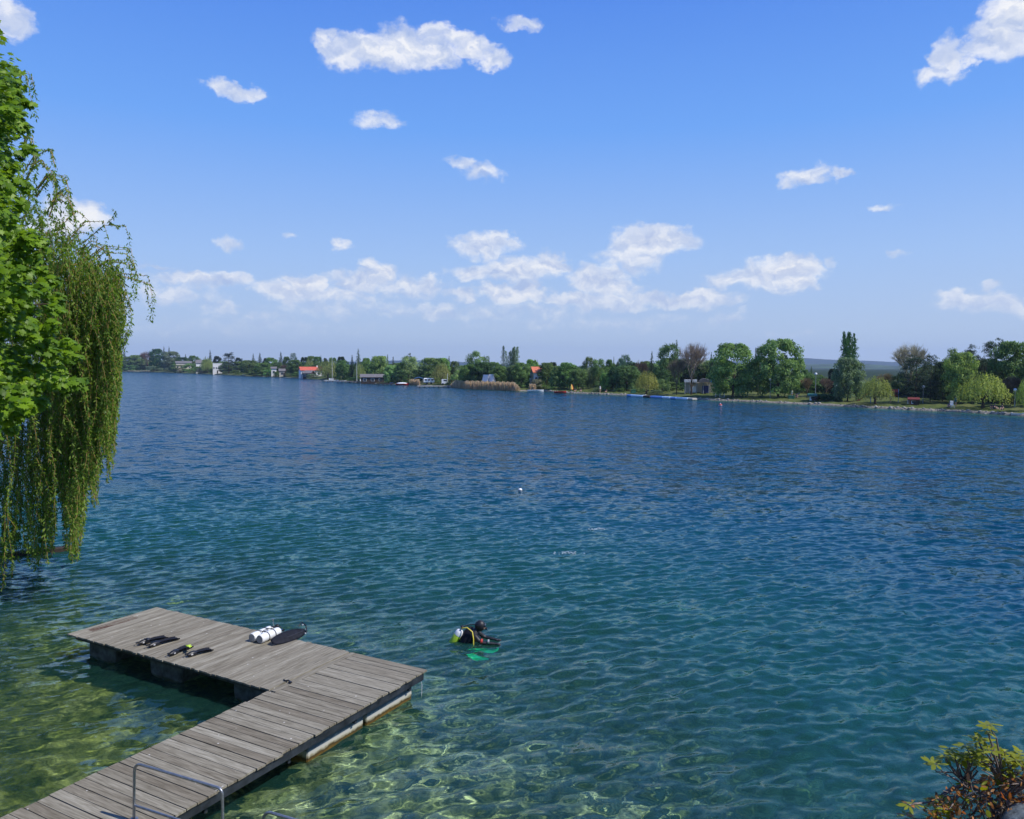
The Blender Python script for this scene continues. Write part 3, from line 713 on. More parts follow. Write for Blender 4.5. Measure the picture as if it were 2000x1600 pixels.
# kind, x, y of the top, width, metres behind the waterline, colour, look, own label
TREES = [
 ('conifer',243,687,16,40,'dark','dark conifer tip'), ('broad',250,697,34,16,'mid','round green tree'), ('broad',268,694,34,30,'green','round green tree'), ('broad',226,698,40,18,'green','round green tree'),
 ('bare',288,684,34,26,'purple','budding tree','purple brown budding tree left of the deep green round tree, far left shore'),
 ('broad',306,682,26,24,'deep','deep tree','deep green round tree beside the purple brown one, far left shore'),
 ('conifer',321,680,11,50,'dark','dark conifer tip'), ('conifer',331,680,10,50,'dark','dark conifer tip'), ('broad',334,687,34,28,'grey','olive round tree'), ('broad',356,698,26,60,'deep','small deep green tree'),
 ('conifer',363,694,11,70,'dark','dark conifer tip'), ('broad',378,695,26,60,'mid','round green tree'), ('conifer',402,697,5,90,'dark','dark conifer tip'), ('conifer',411,686,12,90,'dark','dark conifer tip'),
 ('willow',405,700,28,14,'willow','pale willow'), ('bush',345,711,24,6,'mid','leafy green shrub'), ('bush',372,710,26,5,'green','leafy green shrub'), ('bush',352,713,34,3,'mid','leafy green shrub'), ('bush',392,716,34,4,'mid','leafy green shrub'),
 ('broad',425,696,16,80,'dark','small dark tree'), ('pine',447,689,30,14,'pine','big pine','big dark pine standing right of the white box house'), ('broad',466,699,14,60,'dark','small dark tree'), ('poplar',473,700,5,30,'dark','thin dark cypress'),
 ('broad',487,704,34,14,'mid','round green tree'), ('conifer',495,693,12,60,'dark','dark conifer tip'), ('conifer',508,692,16,60,'dark','dark conifer tip'), ('broad',519,700,12,50,'dark','small dark tree'), ('broad',530,699,26,32,'green','round green tree'),
 ('broad',514,709,34,12,'mid','round green tree'), ('conifer',549,690,16,50,'dark','dark conifer tip'), ('broad',560,697,14,44,'mid','small mid green tree'), ('pine',573,690,18,50,'blue','greyish pine'), ('broad',577,703,34,18,'mid','round green tree'), ('broad',543,708,22,24,'mid','round green tree'),
 ('bare',558,711,24,16,'purple','brownish budding tree'), ('bush',525,722,22,3,'bright','leafy green shrub'), ('bush',498,724,26,3,'mid','leafy green shrub'), ('broad',595,698,17,60,'dark','small dark tree'), ('broad',608,696,20,60,'mid','round green tree'), ('broad',620,697,20,60,'mid','round green tree'),
 ('conifer',627,697,9,50,'dark','dark conifer tip'), ('willow',604,703,22,34,'willow','pale willow'), ('broad',636,700,10,50,'dark','small dark tree'), ('broad',650,699,18,44,'mid','round green tree'), ('broad',667,697,16,50,'dark','small dark tree'),
 ('willow',640,705,46,7,'willow','big willow','big pale willow in front of the red roofed house at the lakeside'), ('broad',670,704,28,10,'mid','round green tree'), ('conifer',700,685,19,22,'blue','tall spruce','tall grey green spruce rising left of the dark boathouse'), ('conifer',688,697,16,20,'dark','dark conifer tip'),
 ('willow',702,711,24,9,'willow','pale willow'), ('broad',716,700,20,20,'green','round green tree'), ('broad',741,696,38,14,'bright','bright green maple'), ('conifer',757,695,13,40,'blue','greyish conifer'), ('poplar',768,697,6,30,'dark','thin dark cypress'), ('broad',765,714,30,7,'light','pale green tree'),
 ('broad',785,709,26,9,'mid','round green tree'), ('pine',799,691,20,30,'blue','greyish pine'), ('tall',797,697,40,12,'light','pale airy tree'), ('bush',783,724,26,4,'deep','leafy green shrub'), ('bush',814,722,26,9,'mid','leafy green shrub'), ('poplar',830,699,7,34,'dark','thin dark cypress'), ('poplar',837,700,5,34,'dark','thin dark cypress'),
 ('broad',846,700,52,20,'green','round green tree'), ('broad',862,700,34,26,'bright','bright green maple'), ('willow',862,711,38,12,'willow','pale willow'), ('conifer',877,699,14,34,'dark','dark conifer tip'), ('broad',888,706,18,40,'mid','round green tree'), ('conifer',896,707,9,60,'dark','dark conifer tip'),
 ('bush',892,723,22,8,'light','pale lakeside shrub'), ('bush',905,722,22,9,'mid','leafy green shrub'), ('tall',932,687,46,15,'green','tall tree','tall full green tree behind the reed bed, above the white tents'), ('broad',920,712,42,9,'mid','round green tree'), ('broad',942,708,44,10,'deep','deep green round tree'), ('conifer',955,699,11,50,'dark','dark conifer tip'),
 ('broad',966,708,34,13,'mid','round green tree'), ('broad',977,716,32,9,'mid','round green tree'), ('poplar',983,676,13,18,'deep','poplar','slender dark green poplar, left one of the two behind the reeds'), ('poplars',1004,679,27,22,'grey','poplar','sparse grey green poplar, right one of the two behind the reeds'),
 ('broad',1018,709,38,10,'green','round green tree'), ('broad',1038,703,32,24,'bright','bright green maple'), ('conifer',1049,706,9,40,'dark','dark conifer tip'), ('broad',1000,714,24,9,'mid','round green tree'), ('bush',1047,741,24,4,'grey','leafy green shrub'),
 ('broad',1067,709,32,11,'mid','round green tree'), ('broad',1079,708,20,30,'dark','small dark tree'), ('broad',1090,716,34,9,'green','round green tree'), ('broad',1108,709,44,13,'green','round green tree'), ('broad',1130,722,36,10,'mid','round green tree'),
 ('tall',1150,698,28,15,'mid','tall mid green tree'), ('tall',1170,702,32,17,'green','tall mid green tree'), ('broad',1190,703,20,26,'mid','round green tree'), ('conifer',1198,700,9,34,'deep','green conifer'), ('broad',1184,729,26,10,'bright','bright green maple'), ('broad',1205,716,34,12,'deep','deep green round tree'),
 ('tall',1222,694,28,17,'blue','tall greyish tree'), ('tall',1211,700,18,22,'blue','tall greyish tree'), ('broad',1224,715,50,11,'mid','round green tree'), ('bare',1252,701,36,24,'purple','brownish budding tree'), ('conifer',1272,691,19,30,'dark','dark conifer tip'), ('broad',1235,710,18,30,'dark','small dark tree'),
 ('willow',1262,727,46,4,'yellow','lakeside willow','small yellow green willow at the lakeside, left of the blue floats'), ('broad',1288,717,34,18,'deep','deep green round tree'), ('tall',1306,673,46,24,'mid','tall mid green tree'), ('conifer',1320,670,22,34,'deep','green conifer'), ('bush',1293,741,30,12,'green','leafy green shrub'), ('bush',1310,746,34,22,'green','leafy green shrub'), ('broad',1298,700,26,22,'green','round green tree'),
 ('bare',1350,666,72,10,'bare','bare tree','tall bare brown tree standing before the park pavilion'), ('bare',1321,694,46,7,'brown','young bare tree','thin young bare tree left of the park pavilion'), ('conifer',1388,693,15,34,'dark','dark conifer tip'), ('broad',1378,712,30,38,'mid','round green tree'), ('broad',1338,712,34,40,'green','round green tree'),
 ('broad',1431,672,88,7,'green','broad tree','broad green park tree between the pavilion and the tall park tree'), ('poplars',1479,680,18,16,'blue','grey poplar','narrow grey green tree squeezed between the two broad park trees'), ('broad',1519,664,88,12,'green','park tree','tallest broad green park tree, left of the blue hills'),
 ('broad',1485,712,26,20,'deep','deep green round tree'), ('broad',1571,722,20,44,'green','round green tree'), ('conifer',1583,719,14,50,'deep','green conifer'), ('bare',1576,736,32,14,'brown','budding tree','small brown budding tree just right of the tallest park tree'), ('broad',1597,733,24,50,'mid','round green tree'),
 ('poplars',1661,651,44,26,'deep','poplar clump','tall dark poplar clump standing against the blue hills'), ('broad',1655,700,58,9,'grey','green tree','rounded grey green tree in front of the dark poplar clump'), ('broad',1627,721,24,20,'dark','small dark tree'), ('bare',1613,735,34,16,'purple','brownish budding tree'),
 ('willow',1709,738,64,4,'yellow','yellow tree','low yellow green tree leaning over the red slide'), ('bare',1729,727,46,34,'brown','brownish budding tree'), ('bare',1772,664,84,30,'bare','bare tree','tall pale bare tree behind the layered dark pine'), ('pine',1787,696,72,12,'pine','layered pine','dark layered pine in front of the pale bare tree'), ('pine',1816,694,38,16,'pine','pine','second dark pine, touching the right side of the layered pine'),
 ('broad',1840,707,38,18,'deep','deep green round tree'), ('broad',1872,690,60,14,'bright','bright tree','bright green tree left of the great willow'), ('tall',1858,682,32,22,'green','tall mid green tree'), ('pine',1893,675,40,30,'pine','tall dark pine'), ('pine',1940,664,58,34,'dark','dark pine','highest dark pine on the right, rising behind the great willow'), ('pine',1915,700,50,28,'dark','tall dark pine'),
 ('broad',1977,669,84,22,'mid','maple','big round green maple at the right edge of the far shore'), ('bare',1935,704,46,20,'purple','brownish budding tree'), ('bare',1972,729,44,14,'purple','brownish budding tree'), ('willow',1918,730,90,5,'yellow','great willow','great yellow green weeping willow by the water on the right'), ('willow',2003,741,38,5,'yellow','pale willow'), ('conifer',1999,668,14,40,'dark','dark conifer tip'), ('broad',2040,680,70,18,'green','round green tree'),
 ('broad',1850,745,44,24,'deep','deep green round tree'), ('broad',1895,750,40,26,'dark','small dark tree'), ('broad',1990,735,50,26,'deep','deep green round tree'), ('bush',1948,765,40,24,'deep','leafy green shrub'),
]
for t in TREES:
    tree(*t[:6], t[6], t[7] if len(t) > 7 else None)
# the wood behind the first row: low trees filling the gaps down to the ground
for k in range(110):
    px = 215 + k * 16.6 + rnd.uniform(-7, 7)
    ln = [(200, 703), (330, 699), (480, 704), (700, 704), (900, 712), (1060, 714), (1200, 708), (1300, 700), (1400, 700), (1540, 722), (1620, 738), (1740, 738), (1830, 705), (2000, 700), (2100, 700)]
    yt = np.interp(px, [q[0] for q in ln], [q[1] for q in ln]) + rnd.uniform(1, 10)
    sc = np.interp(px, [200, 900, 2000], [.8, 1, 1.5])
    tree(rnd.choice(['broad', 'broad', 'tall', 'bush']), px, float(yt), rnd.uniform(28, 46) * sc, rnd.uniform(30, 60), rnd.choice(['mid', 'deep', 'green', 'grey']), 'low background tree')
for k in range(46):
    px = 230 + k * 39 + rnd.uniform(-12, 12)
    if 1300 < px < 1420 or px > 2010: continue
    y0 = np.interp(px, [p[0] for p in SHORE_PX], [p[1] for p in SHORE_PX])
    park = px > 1300
    tree('bush', px, float(y0 - rnd.uniform(9, 13) - (26 if park else 0)), rnd.uniform(20, 34), 38 if park else rnd.uniform(5, 9), rnd.choice(['deep', 'mid', 'dark'] if park else ['mid', 'green', 'grey']), 'low bank shrub')
# labels for the ones without a name of their own: their look, their two landmarks, their place in that row
pending.sort(key=lambda q: q[0])
seen = {}
for px, look, t in pending:
    k = max(i for i, l in enumerate(LAND[:-1]) if l[0] <= max(px, 151))
    seen.setdefault((look, k), []).append(t)
for (look, k), ts in seen.items():
    a, b = LAND[k][1], LAND[k + 1][1]
    for i, t in enumerate(ts):
        o = '' if len(ts) == 1 else ', %s from left' % ORD[min(i, 11)]
        t['label'] = '%s between %s and %s%s' % (look, a.replace('the ', ''), b.replace('the ', ''), o)

# ------------------------------------------------------------------ houses, boats and beach things on the far shore
WHITE = pm('white_render', (.78, .76, .72), .8, var=.05, scale=.8)
CREAM = pm('cream_paint', (.55, .50, .40), .8, var=.08, scale=.8)
REDT = pm('red_roof_tiles', (.62, .13, .07), .8, var=.18, scale=1.5)
ORT = pm('orange_roof_tiles', (.66, .19, .09), .8, var=.15, scale=1.5)
DWOOD = pm('dark_wood', (.045, .032, .025), .85, var=.3, scale=3)
SLATE = pm('slate_roof', (.17, .16, .16), .8, var=.15, scale=2)
GLASS = pm('window_glass', (.03, .04, .05), .12, var=.1)
BLUE = pm('blue_plastic', (.12, .27, .62), .5, var=.06)
LBLUE = pm('pale_blue_plastic', (.50, .68, .85), .4, var=.06)
WPL = pm('white_plastic', (.80, .82, .84), .35, var=.04)
RED = pm('red_paint', (.50, .04, .03), .45, var=.08)
DRED = pm('dark_red_paint', (.16, .025, .02), .7, var=.15)
YEL = pm('yellow_cloth', (.80, .52, .10), .8, var=.06)
GREENP = pm('green_paint', (.03, .16, .10), .6, var=.15)
GREY = pm('grey_metal', (.33, .35, .37), .45, .4, var=.1)
CONC = pm('concrete', (.42, .40, .36), .9, var=.12, scale=2)
BLACKP = pm('black_plastic', (.012, .012, .014), .45, var=.2)
REEDM = pm('reed', (.46, .33, .19), .9, var=.25, scale=1)
REEDM2 = leaf_mat('reed_blades', (.62, .50, .32), .45, .35, tint=(1.1, 1, .8))
SKIN = pm('skin', (.52, .32, .22), .5, var=.06)
def mpx(p):                                # metres per photo pixel at point p
    return (p - cam.location).length / FPX
def yaw_to(p, extra=0.0):                  # facing the lake's viewer side of the shore
    return math.atan2(-p.x, p.y) + extra
def house(name, px, off, wpx, hpx, roofpx, wall, roof, label, yaw=0.0, dep=6.0, windows=3, gable=True, overhang=.4, chimney=False, base=0.0):
    p = land(px, off); s = mpx(p); W, H, RH = wpx * s, hpx * s, roofpx * s
    t = empty(name, p + Vector((0, 0, base)), yaw_to(p, yaw), label, 'building')
    mb = MB(); mb.box((0, 0, H / 2 - .5), (W, dep, H + 1))
    if gable: mb.prism([(-W / 2 + .01, H), (W / 2 - .01, H), (W / 2 - .01, H + .01), (-W / 2 + .01, H + .01)], -dep / 2, dep / 2)
    wl = mb.build('wall', wall, t)
    mb = MB(); o = overhang
    if gable:                              # ridge runs along X, slopes face the viewer
        y = dep / 2 + o
        for sgn in (-1, 1):
            mb.add([(-W / 2 - o, sgn * y, H - .1), (W / 2 + o, sgn * y, H - .1), (W / 2 + o, 0, H + RH), (-W / 2 - o, 0, H + RH), (-W / 2 - o, sgn * y, H + .08), (W / 2 + o, sgn * y, H + .08), (W / 2 + o, 0, H + RH + .2), (-W / 2 - o, 0, H + RH + .2)],
                   [(0, 1, 2, 3), (4, 5, 6, 7), (0, 1, 5, 4), (1, 2, 6, 5), (3, 0, 4, 7)])
        for sgn in (-1, 1):
            x = sgn * (W / 2 - .05)
            mb.add([(x, -dep / 2, H), (x, dep / 2, H), (x, 0, H + RH)], [(0, 1, 2)], 1)
    else:
        mb.box((0, 0, H + RH / 2), (W + 2 * o, dep + 2 * o, max(.15, RH)))
    rf = mb.build('roof', [roof, wall], t)
    if chimney:
        mb = MB(); mb.box((W * .22, -.4, H + RH + .3), (.6, .6, 1.2)); mb.build('chimney', WHITE, rf)
    for i in range(windows):
        x = -W / 2 + W * (i + .5) / windows
        mb = MB(); ww = min(1.2, W / windows * .5); wh = min(1.3, H * .4)
        mb.box((x, -dep / 2 - .03, H * .55), (ww + .2, .1, wh + .2)); f = mb.build('window', WPL, t)
        mb = MB(); mb.box((x, -dep / 2 - .06, H * .55), (ww, .1, wh)); mb.build('pane', GLASS, f)
    mb = MB(); mb.box((W * .36 if windows % 2 else 0, -dep / 2 - .04, min(1.05, H * .4)), (.9, .1, min(2.1, H * .8))); mb.build('door', DWOOD, t)
    return t
house('box_house', 425, 14, 16, 18, .6, WHITE, WHITE, 'white flat roofed box house left of the big dark pine', windows=4, gable=False, overhang=.1)
house('gabled_house', 389, 14, 10, 17, 6, WHITE, SLATE, 'small white gabled house left of the white box house', windows=2)
house('low_house', 359, 20, 26, 16, 3, CREAM, SLATE, 'low cream house with a grey roof, far left shore', windows=4)
house('red_roofed_house', 609, 22, 44, 12, 6, WHITE, REDT, 'white house with a long red tiled roof on the left part of the far shore', .15, 8, 6, chimney=True)
house('wooden_cottage', 603, 9, 15, 8, 5, DWOOD, SLATE, 'dark wooden gabled cottage in front of the red roofed house', -.4, 5, 2)
house('boathouse', 728, 1.5, 44, 11, 5, DWOOD, SLATE, 'long dark wooden boathouse at the waterline', 0, 6, 3)
house('orange_roofed_house', 1046, 12, 15, 29, 10, WHITE, ORT, 'white house with an orange roof right of the two poplars', .2, 7, 2)
house('garden_shed', 551, 7, 10, 10, 4, CREAM, SLATE, 'small cream garden shed among shrubs left of the red roofed house', 0, 3, 1)
house('garden_cabin', 535, 7, 9, 14, 3, WHITE, SLATE, 'tiny white garden cabin between shrubs, left of the cream shed', 0, 3, 1)
house('park_hut', 1784, 7, 11, 9, 2, DRED, DRED, 'small dark red hut under the layered dark pine', 0, 2, 1)
house('kiosk', 1586, 6, 9, 9, 2, WPL, GREENP, 'small white kiosk with a green roof on the park lawn', 0, 2, 1)
house('lawn_house', 1840, 34, 34, 8, 3, CREAM, SLATE, 'low pale house in the shade behind the park chair', 0, 6, 4)
house('villa', 1600, 60, 30, 7, 4, CREAM, REDT, 'low villa hidden behind brown budding trees', 0, 6, 4)
# park pavilion with a domed awning
p = land(1366, 16); s = mpx(p)
t = empty('pavilion', p, yaw_to(p), 'flat white roofed park pavilion with a grey domed awning and blue panels', 'building')
W = 56 * s; H = 2.6
mb = MB(); mb.box((-W * .30, .5, H + .25), (W * .42, 5, .55)); mb.build('roof', WPL, t)
mb = MB()
for k in range(9):
    a0, a1 = math.pi * k / 9, math.pi * (k + 1) / 9
    x0, x1 = W * .16 - W * .2 * math.cos(a0), W * .16 - W * .2 * math.cos(a1)
    mb.prism([(x0, H + .05), (x1, H + .05), (x1, H + .1 + .75 * math.sin(a1)), (x0, H + .1 + .75 * math.sin(a0))], -2.4, 2.4)
mb.build('awning', SLATE, t)
mb = MB(); mb.box((W * .43, 0, H + .35), (W * .2, 4, .7)); mb.build('roof_box', BLUE, t)
for x in (-.48, -.32, -.1, .12, .3, .48):
    mb = MB(); mb.tube([(W * x, -2, -.3), (W * x, -2, H)], .09, 8); mb.build('post', GREY, t)
mb = MB(); mb.box((0, 2.6, H / 2), (W * .96, .2, H)); mb.build('wall', CREAM, t)
mb = MB(); mb.box((W * .2, -1.2, .95), (W * .24, .15, 1.7)); mb.build('panel', pm('navy_panel', (.02, .03, .16), .5), t)
mb = MB(); mb.box((-W * .2, -.9, .9), (W * .16, .9, 1.4)); mb.build('counter', WHITE, t)
# boats
def boat(px, py, Lm, label, hull=WPL, cover=None, yaw=0.0, cabin=True, z=0.0, name='moored_boat', group='small boats along the left shore'):
    p = at(px, py, z); t = empty(name, p, yaw_to(p, yaw), label, 'boat', group)
    n = 9; secs = []; vs = []; fs = []
    for i in range(n):
        u = i / (n - 1); x = (u - .5) * Lm; b = .19 * Lm * (1 - max(0, (u - .45) / .55) ** 2.2) * (.85 + .15 * min(1, u * 4)) + .01; sh = .11 * Lm * (1 + .35 * u * u)
        for (yy, zz) in ((-1, 1), (-.85, .35), (-.45, -.35), (0, -.5), (.45, -.35), (.85, .35), (1, 1)):
            vs.append((x, yy * b, zz * sh))
    for i in range(n - 1):
        for j in range(6): a = i * 7 + j; fs.append((a, a + 1, a + 8, a + 7))
    fs.append(tuple(range(7)))
    mb = MB(); mb.add(vs, fs, 0, True); top = [i * 7 for i in range(n)] + [i * 7 + 6 for i in range(n)][::-1]
    mb.add([(vs[i][0], vs[i][1] * .9, vs[i][2] * .75) for i in top], [tuple(range(len(top)))], 0)
    mb.build('hull', hull, t)
    if cover:
        mb = MB(); mb.ell((-.03 * Lm, 0, .11 * Lm), (.42 * Lm, .16 * Lm, .10 * Lm), 12, 6); mb.build('cover', cover, t)
    elif cabin:
        mb = MB(); mb.box((-.02 * Lm, 0, .17 * Lm), (.34 * Lm, .24 * Lm, .14 * Lm), bev=.05); c = mb.build('cabin', WPL, t)
        mb = MB(); mb.box((.02 * Lm, 0, .19 * Lm), (.30 * Lm, .245 * Lm, .05 * Lm)); mb.build('windscreen', GLASS, c)
    return t
boat(275, 723.5, 12, 'long white boat lying at the low wall, leftmost of the moored boats')
boat(297, 725.5, 9, 'reddish boat right of the leftmost long white boat', RED, cabin=False)
boat(322, 726, 8, 'white cabin boat under the olive round tree')
boat(366, 728.2, 9, 'cream covered boat at the shrubs of the far left bank', cover=CREAM)
boat(392, 729.5, 8, 'white boat below the small white gabled house')
boat(444, 732, 6, 'white boat below the big dark pine, left of two', group='small boats along the left shore')
boat(457, 733, 8, 'flat white boat right of its neighbour below the big dark pine', cabin=False)
boat(486, 734.5, 8, 'pale blue boat on the shore right of the big dark pine', LBLUE, cabin=False)
boat(648, 745.5, 6, 'white boat moored by the low jetty, left of the blue covered boat')
boat(669, 746.5, 5, 'small white open boat beside the low jetty', cabin=False)
boat(683, 745.6, 4.5, 'boat under a blue cover left of the dark boathouse', cover=BLUE)
boat(709, 748, 6.5, 'white motor boat in front of the dark boathouse')
boat(770, 751, 4, 'bright blue boat right of the dark boathouse', BLUE, cover=BLUE)
boat(786, 752.5, 5, 'white and red open boat by the brown reeds', RED, cover=WPL)
boat(1046, 765.5, 4.5, 'small white boat at the stony bank below the orange roofed house', cabin=False)
boat(1094, 767, 3.2, 'small red boat lying on the bank left of the yellow parasol', RED, cabin=False, z=.2)
boat(1999, 812, 3.2, 'white rowing boat at the right edge of the far bank', cabin=False)
# low jetties
def jetty(px0, px1, py, wdt, z, label, m=CONC, posts=4):
    a, b = at(px0, py, z), at(px1, py, z); c = (a + b) / 2; Ln = (b - a).length
    t = empty('landing_stage', (c.x, c.y, 0), math.atan2(b.y - a.y, b.x - a.x), label, 'jetty')
    mb = MB(); mb.box((0, 0, z), (Ln, wdt, .22)); mb.build('deck', m, t)
    for i in range(posts):
        for yy in (-1, 1):
            mb = MB(); mb.tube([(-Ln / 2 + Ln * (i + .5) / posts, yy * wdt * .42, -1.5), (-Ln / 2 + Ln * (i + .5) / posts, yy * wdt * .42, z - .05)], .12, 6); mb.build('post', DWOOD, t)
    return t
jetty(632, 652, 744, 2, .6, 'low concrete jetty right of the red roofed house')
jetty(656, 703, 745, 2, .7, 'long low jetty running left from the dark boathouse', SLATE, 6)
jetty(736, 768, 749.5, 2, .6, 'wooden landing stage right of the dark boathouse', DWOOD)
jetty(815, 880, 754.2, 2.2, .5, 'pale concrete quay between the two brown reed beds', CONC, 7)
jetty(248, 292, 724.6, 5, 1.8, 'terraced brick quay at the far left shore', CREAM, 6)
# quay things: caravan, tents, shelter, van, flagpoles
p = land(838, 4.5); s = mpx(p); W = 21 * s
t = empty('caravan', p, yaw_to(p), 'long white caravan on the quay between the reed beds', 'caravan')
mb = MB(); mb.box((0, 0, 1.35), (W, 2.2, 1.7), bev=.25); mb.build('body', WPL, t)
for x in (-.3, 0, .3):
    mb = MB(); mb.box((W * x, -1.12, 1.6), (W * .18, .05, .5)); mb.build('window', GLASS, t)
for x in (-.2, .2):
    mb = MB(); mb.tube([(W * x, -1.05, .35), (W * x, -.85, .35)], .34, 12); mb.build('wheel', BLACKP, t)
p = land(818, 4.5); W = 17 * mpx(p)
t = empty('awning_shelter', p, yaw_to(p), 'open shelter with a blue roof left of the white caravan', 'shelter')
mb = MB(); mb.prism([(-W / 2, 1.9), (0, 2.35), (W / 2, 1.9), (W / 2, 2.0), (0, 2.5), (-W / 2, 2.0)], -1.3, 1.3); mb.build('roof', BLUE, t)
for x in (-1, 1):
    for y in (-1, 1):
        mb = MB(); mb.tube([(x * W * .45, y * 1.1, -.3), (x * W * .45, y * 1.1, 1.95)], .07, 6); mb.build('post', GREY, t)
mb = MB(); mb.box((W * .25, 0, .5), (W * .35, 1.2, .9), bev=.1); mb.build('table', BLACKP, t)
p = land(869, 5); W = 13 * mpx(p)
t = empty('parked_van', p, yaw_to(p), 'white van parked right of the long white caravan', 'van')
mb = MB(); mb.prism([(-W / 2, .35), (W / 2, .35), (W / 2, 1.1), (W * .36, 1.25), (W * .24, 1.95), (-W / 2, 1.95)], -.9, .9); mb.build('body', WPL, t)
mb = MB(); mb.box((W * .05, -.91, 1.55), (W * .5, .05, .45)); mb.build('window', GLASS, t)
for x in (-.3, .3):
    mb = MB(); mb.tube([(W * x, -.95, .33), (W * x, -.7, .33)], .33, 12); mb.build('wheel', BLACKP, t)
p = land(884, 5.5); W = 5 * mpx(p)
t = empty('site_container', p, yaw_to(p), 'small dark red container beside the white van', 'container')
mb = MB(); mb.box((0, 0, 1), (W, 1.6, 1.9), bev=.04); mb.build('body', RED, t)
mb = MB(); mb.box((0, 0, 2.02), (W + .2, 1.8, .12)); mb.build('roof', WPL, t)
mb = MB(); mb.box((0, -.82, .9), (W * .5, .05, 1.5)); mb.build('door', DWOOD, t)
def tent(px, off, wpx, hpx, label):
    p = land(px, off); s = mpx(p); W, H = wpx * s, hpx * s
    t = empty('tent', p, yaw_to(p, .5), label, 'tent', 'white tents behind the reeds')
    mb = MB(); mb.add([(-W / 2, -1.6, 0), (W / 2, -1.6, 0), (0, -1.6, H), (-W / 2, 1.6, 0), (W / 2, 1.6, 0), (0, 1.6, H)], [(0, 1, 2), (3, 5, 4), (1, 4, 5, 2), (0, 2, 5, 3)]); mb.build('canvas', WHITE, t)
    mb = MB(); mb.add([(-W * .12, -1.63, 0), (W * .12, -1.63, 0), (0, -1.63, H * .75), (-W * .12, -1.6, 0), (W * .12, -1.6, 0), (0, -1.6, H * .75)], [(0, 1, 2), (3, 5, 4), (0, 1, 4, 3), (1, 2, 5, 4), (0, 3, 5, 2)]); mb.build('doorway', BLACKP, t)
tent(949, 4.6, 13, 25, 'steep white tent behind the reeds, left of the pair')
tent(960, 5.2, 12, 26, 'white tent behind the reeds, right of the pair')
def pole(px, off, hpx, label, ball=None, mat=WPL, name='flagpole', cat='pole', head=None, group=None):
    p = land(px, off); H = hpx * mpx(p)
    t = empty(name, p, 0, label, cat, group)
    mb = MB(); mb.tube([(0, 0, -.3), (0, 0, H)], [.09, .05], 6); mb.build('pole', mat, t)
    mb = MB()
    if ball: mb.ell((0, 0, H + ball * .8), (ball, ball, ball), 10, 6); mb.build('lamp_globe', WPL, t)
    else: mb.ell((0, 0, H + .05), (.1, .1, .1)); mb.build('finial', mat, t)
    return t
pole(649, 3, 40, 'tall white flagpole before the big pale willow'); pole(697, 3, 38, 'tall thin flagpole left of the dark boathouse'); pole(874, 2.5, 22, 'white post on the pale concrete quay')
for px, off, h, lab in ((1504, 9, 32, 'white globe park lamp under the tallest park tree'), (1592, 13, 42, 'globe park lamp right of the small brown budding tree'), (1632, 14, 20, 'short globe park lamp left of the rounded grey green tree'), (1802, 12, 26, 'globe park lamp under the layered dark pine'), (1981, 12, 26, 'globe park lamp right of the great willow')):
    pole(px, off, h, lab, .28, GREY, 'park_lamp', 'street lamp', group='globe lamps in the park')
# yellow parasol and beach visitors
p = land(1116, 2); H = 14 * mpx(p)
t = empty('parasol', p, 0, 'closed yellow and red parasol at the stony beach', 'parasol')
mb = MB(); mb.tube([(0, 0, 0), (0, 0, H)], .05, 6); mb.build('pole', WPL, t)
mb = MB(); mb.tube([(0, 0, H * .3), (0, 0, H * .6), (0, 0, H)], [.42, .34, .06], 10); mb.build('canopy', YEL, t)
mb = MB(); mb.tube([(.3, 0, H * .25), (.3, 0, H * .6), (.25, 0, H * .95)], [.22, .18, .04], 8); mb.build('stripe', RED, t)
def skin_body(name, joints, edges, mat, parent, sub=1, rootv=0):
    me = bpy.data.meshes.new(name); me.from_pydata([j[:3] for j in joints], edges, [])
    o = link(name, me, parent)
    bpy.context.view_layer.objects.active = o
    sk = o.modifiers.new('skin', 'SKIN'); sk.use_smooth_shade = True; sk.branch_smoothing = .4
    for i, j in enumerate(joints):
        r = j[3] if isinstance(j[3], tuple) else (j[3], j[3]); me.skin_vertices[0].data[i].radius = r
    me.skin_vertices[0].data[rootv].use_root = True
    ss = o.modifiers.new('sub', 'SUBSURF'); ss.levels = ss.render_levels = sub
    dg = bpy.context.evaluated_depsgraph_get(); me2 = bpy.data.meshes.new_from_object(o.evaluated_get(dg)); o.modifiers.clear(); o.data = me2; me2.materials.clear(); me2.materials.append(mat); me2.name = name
    return o
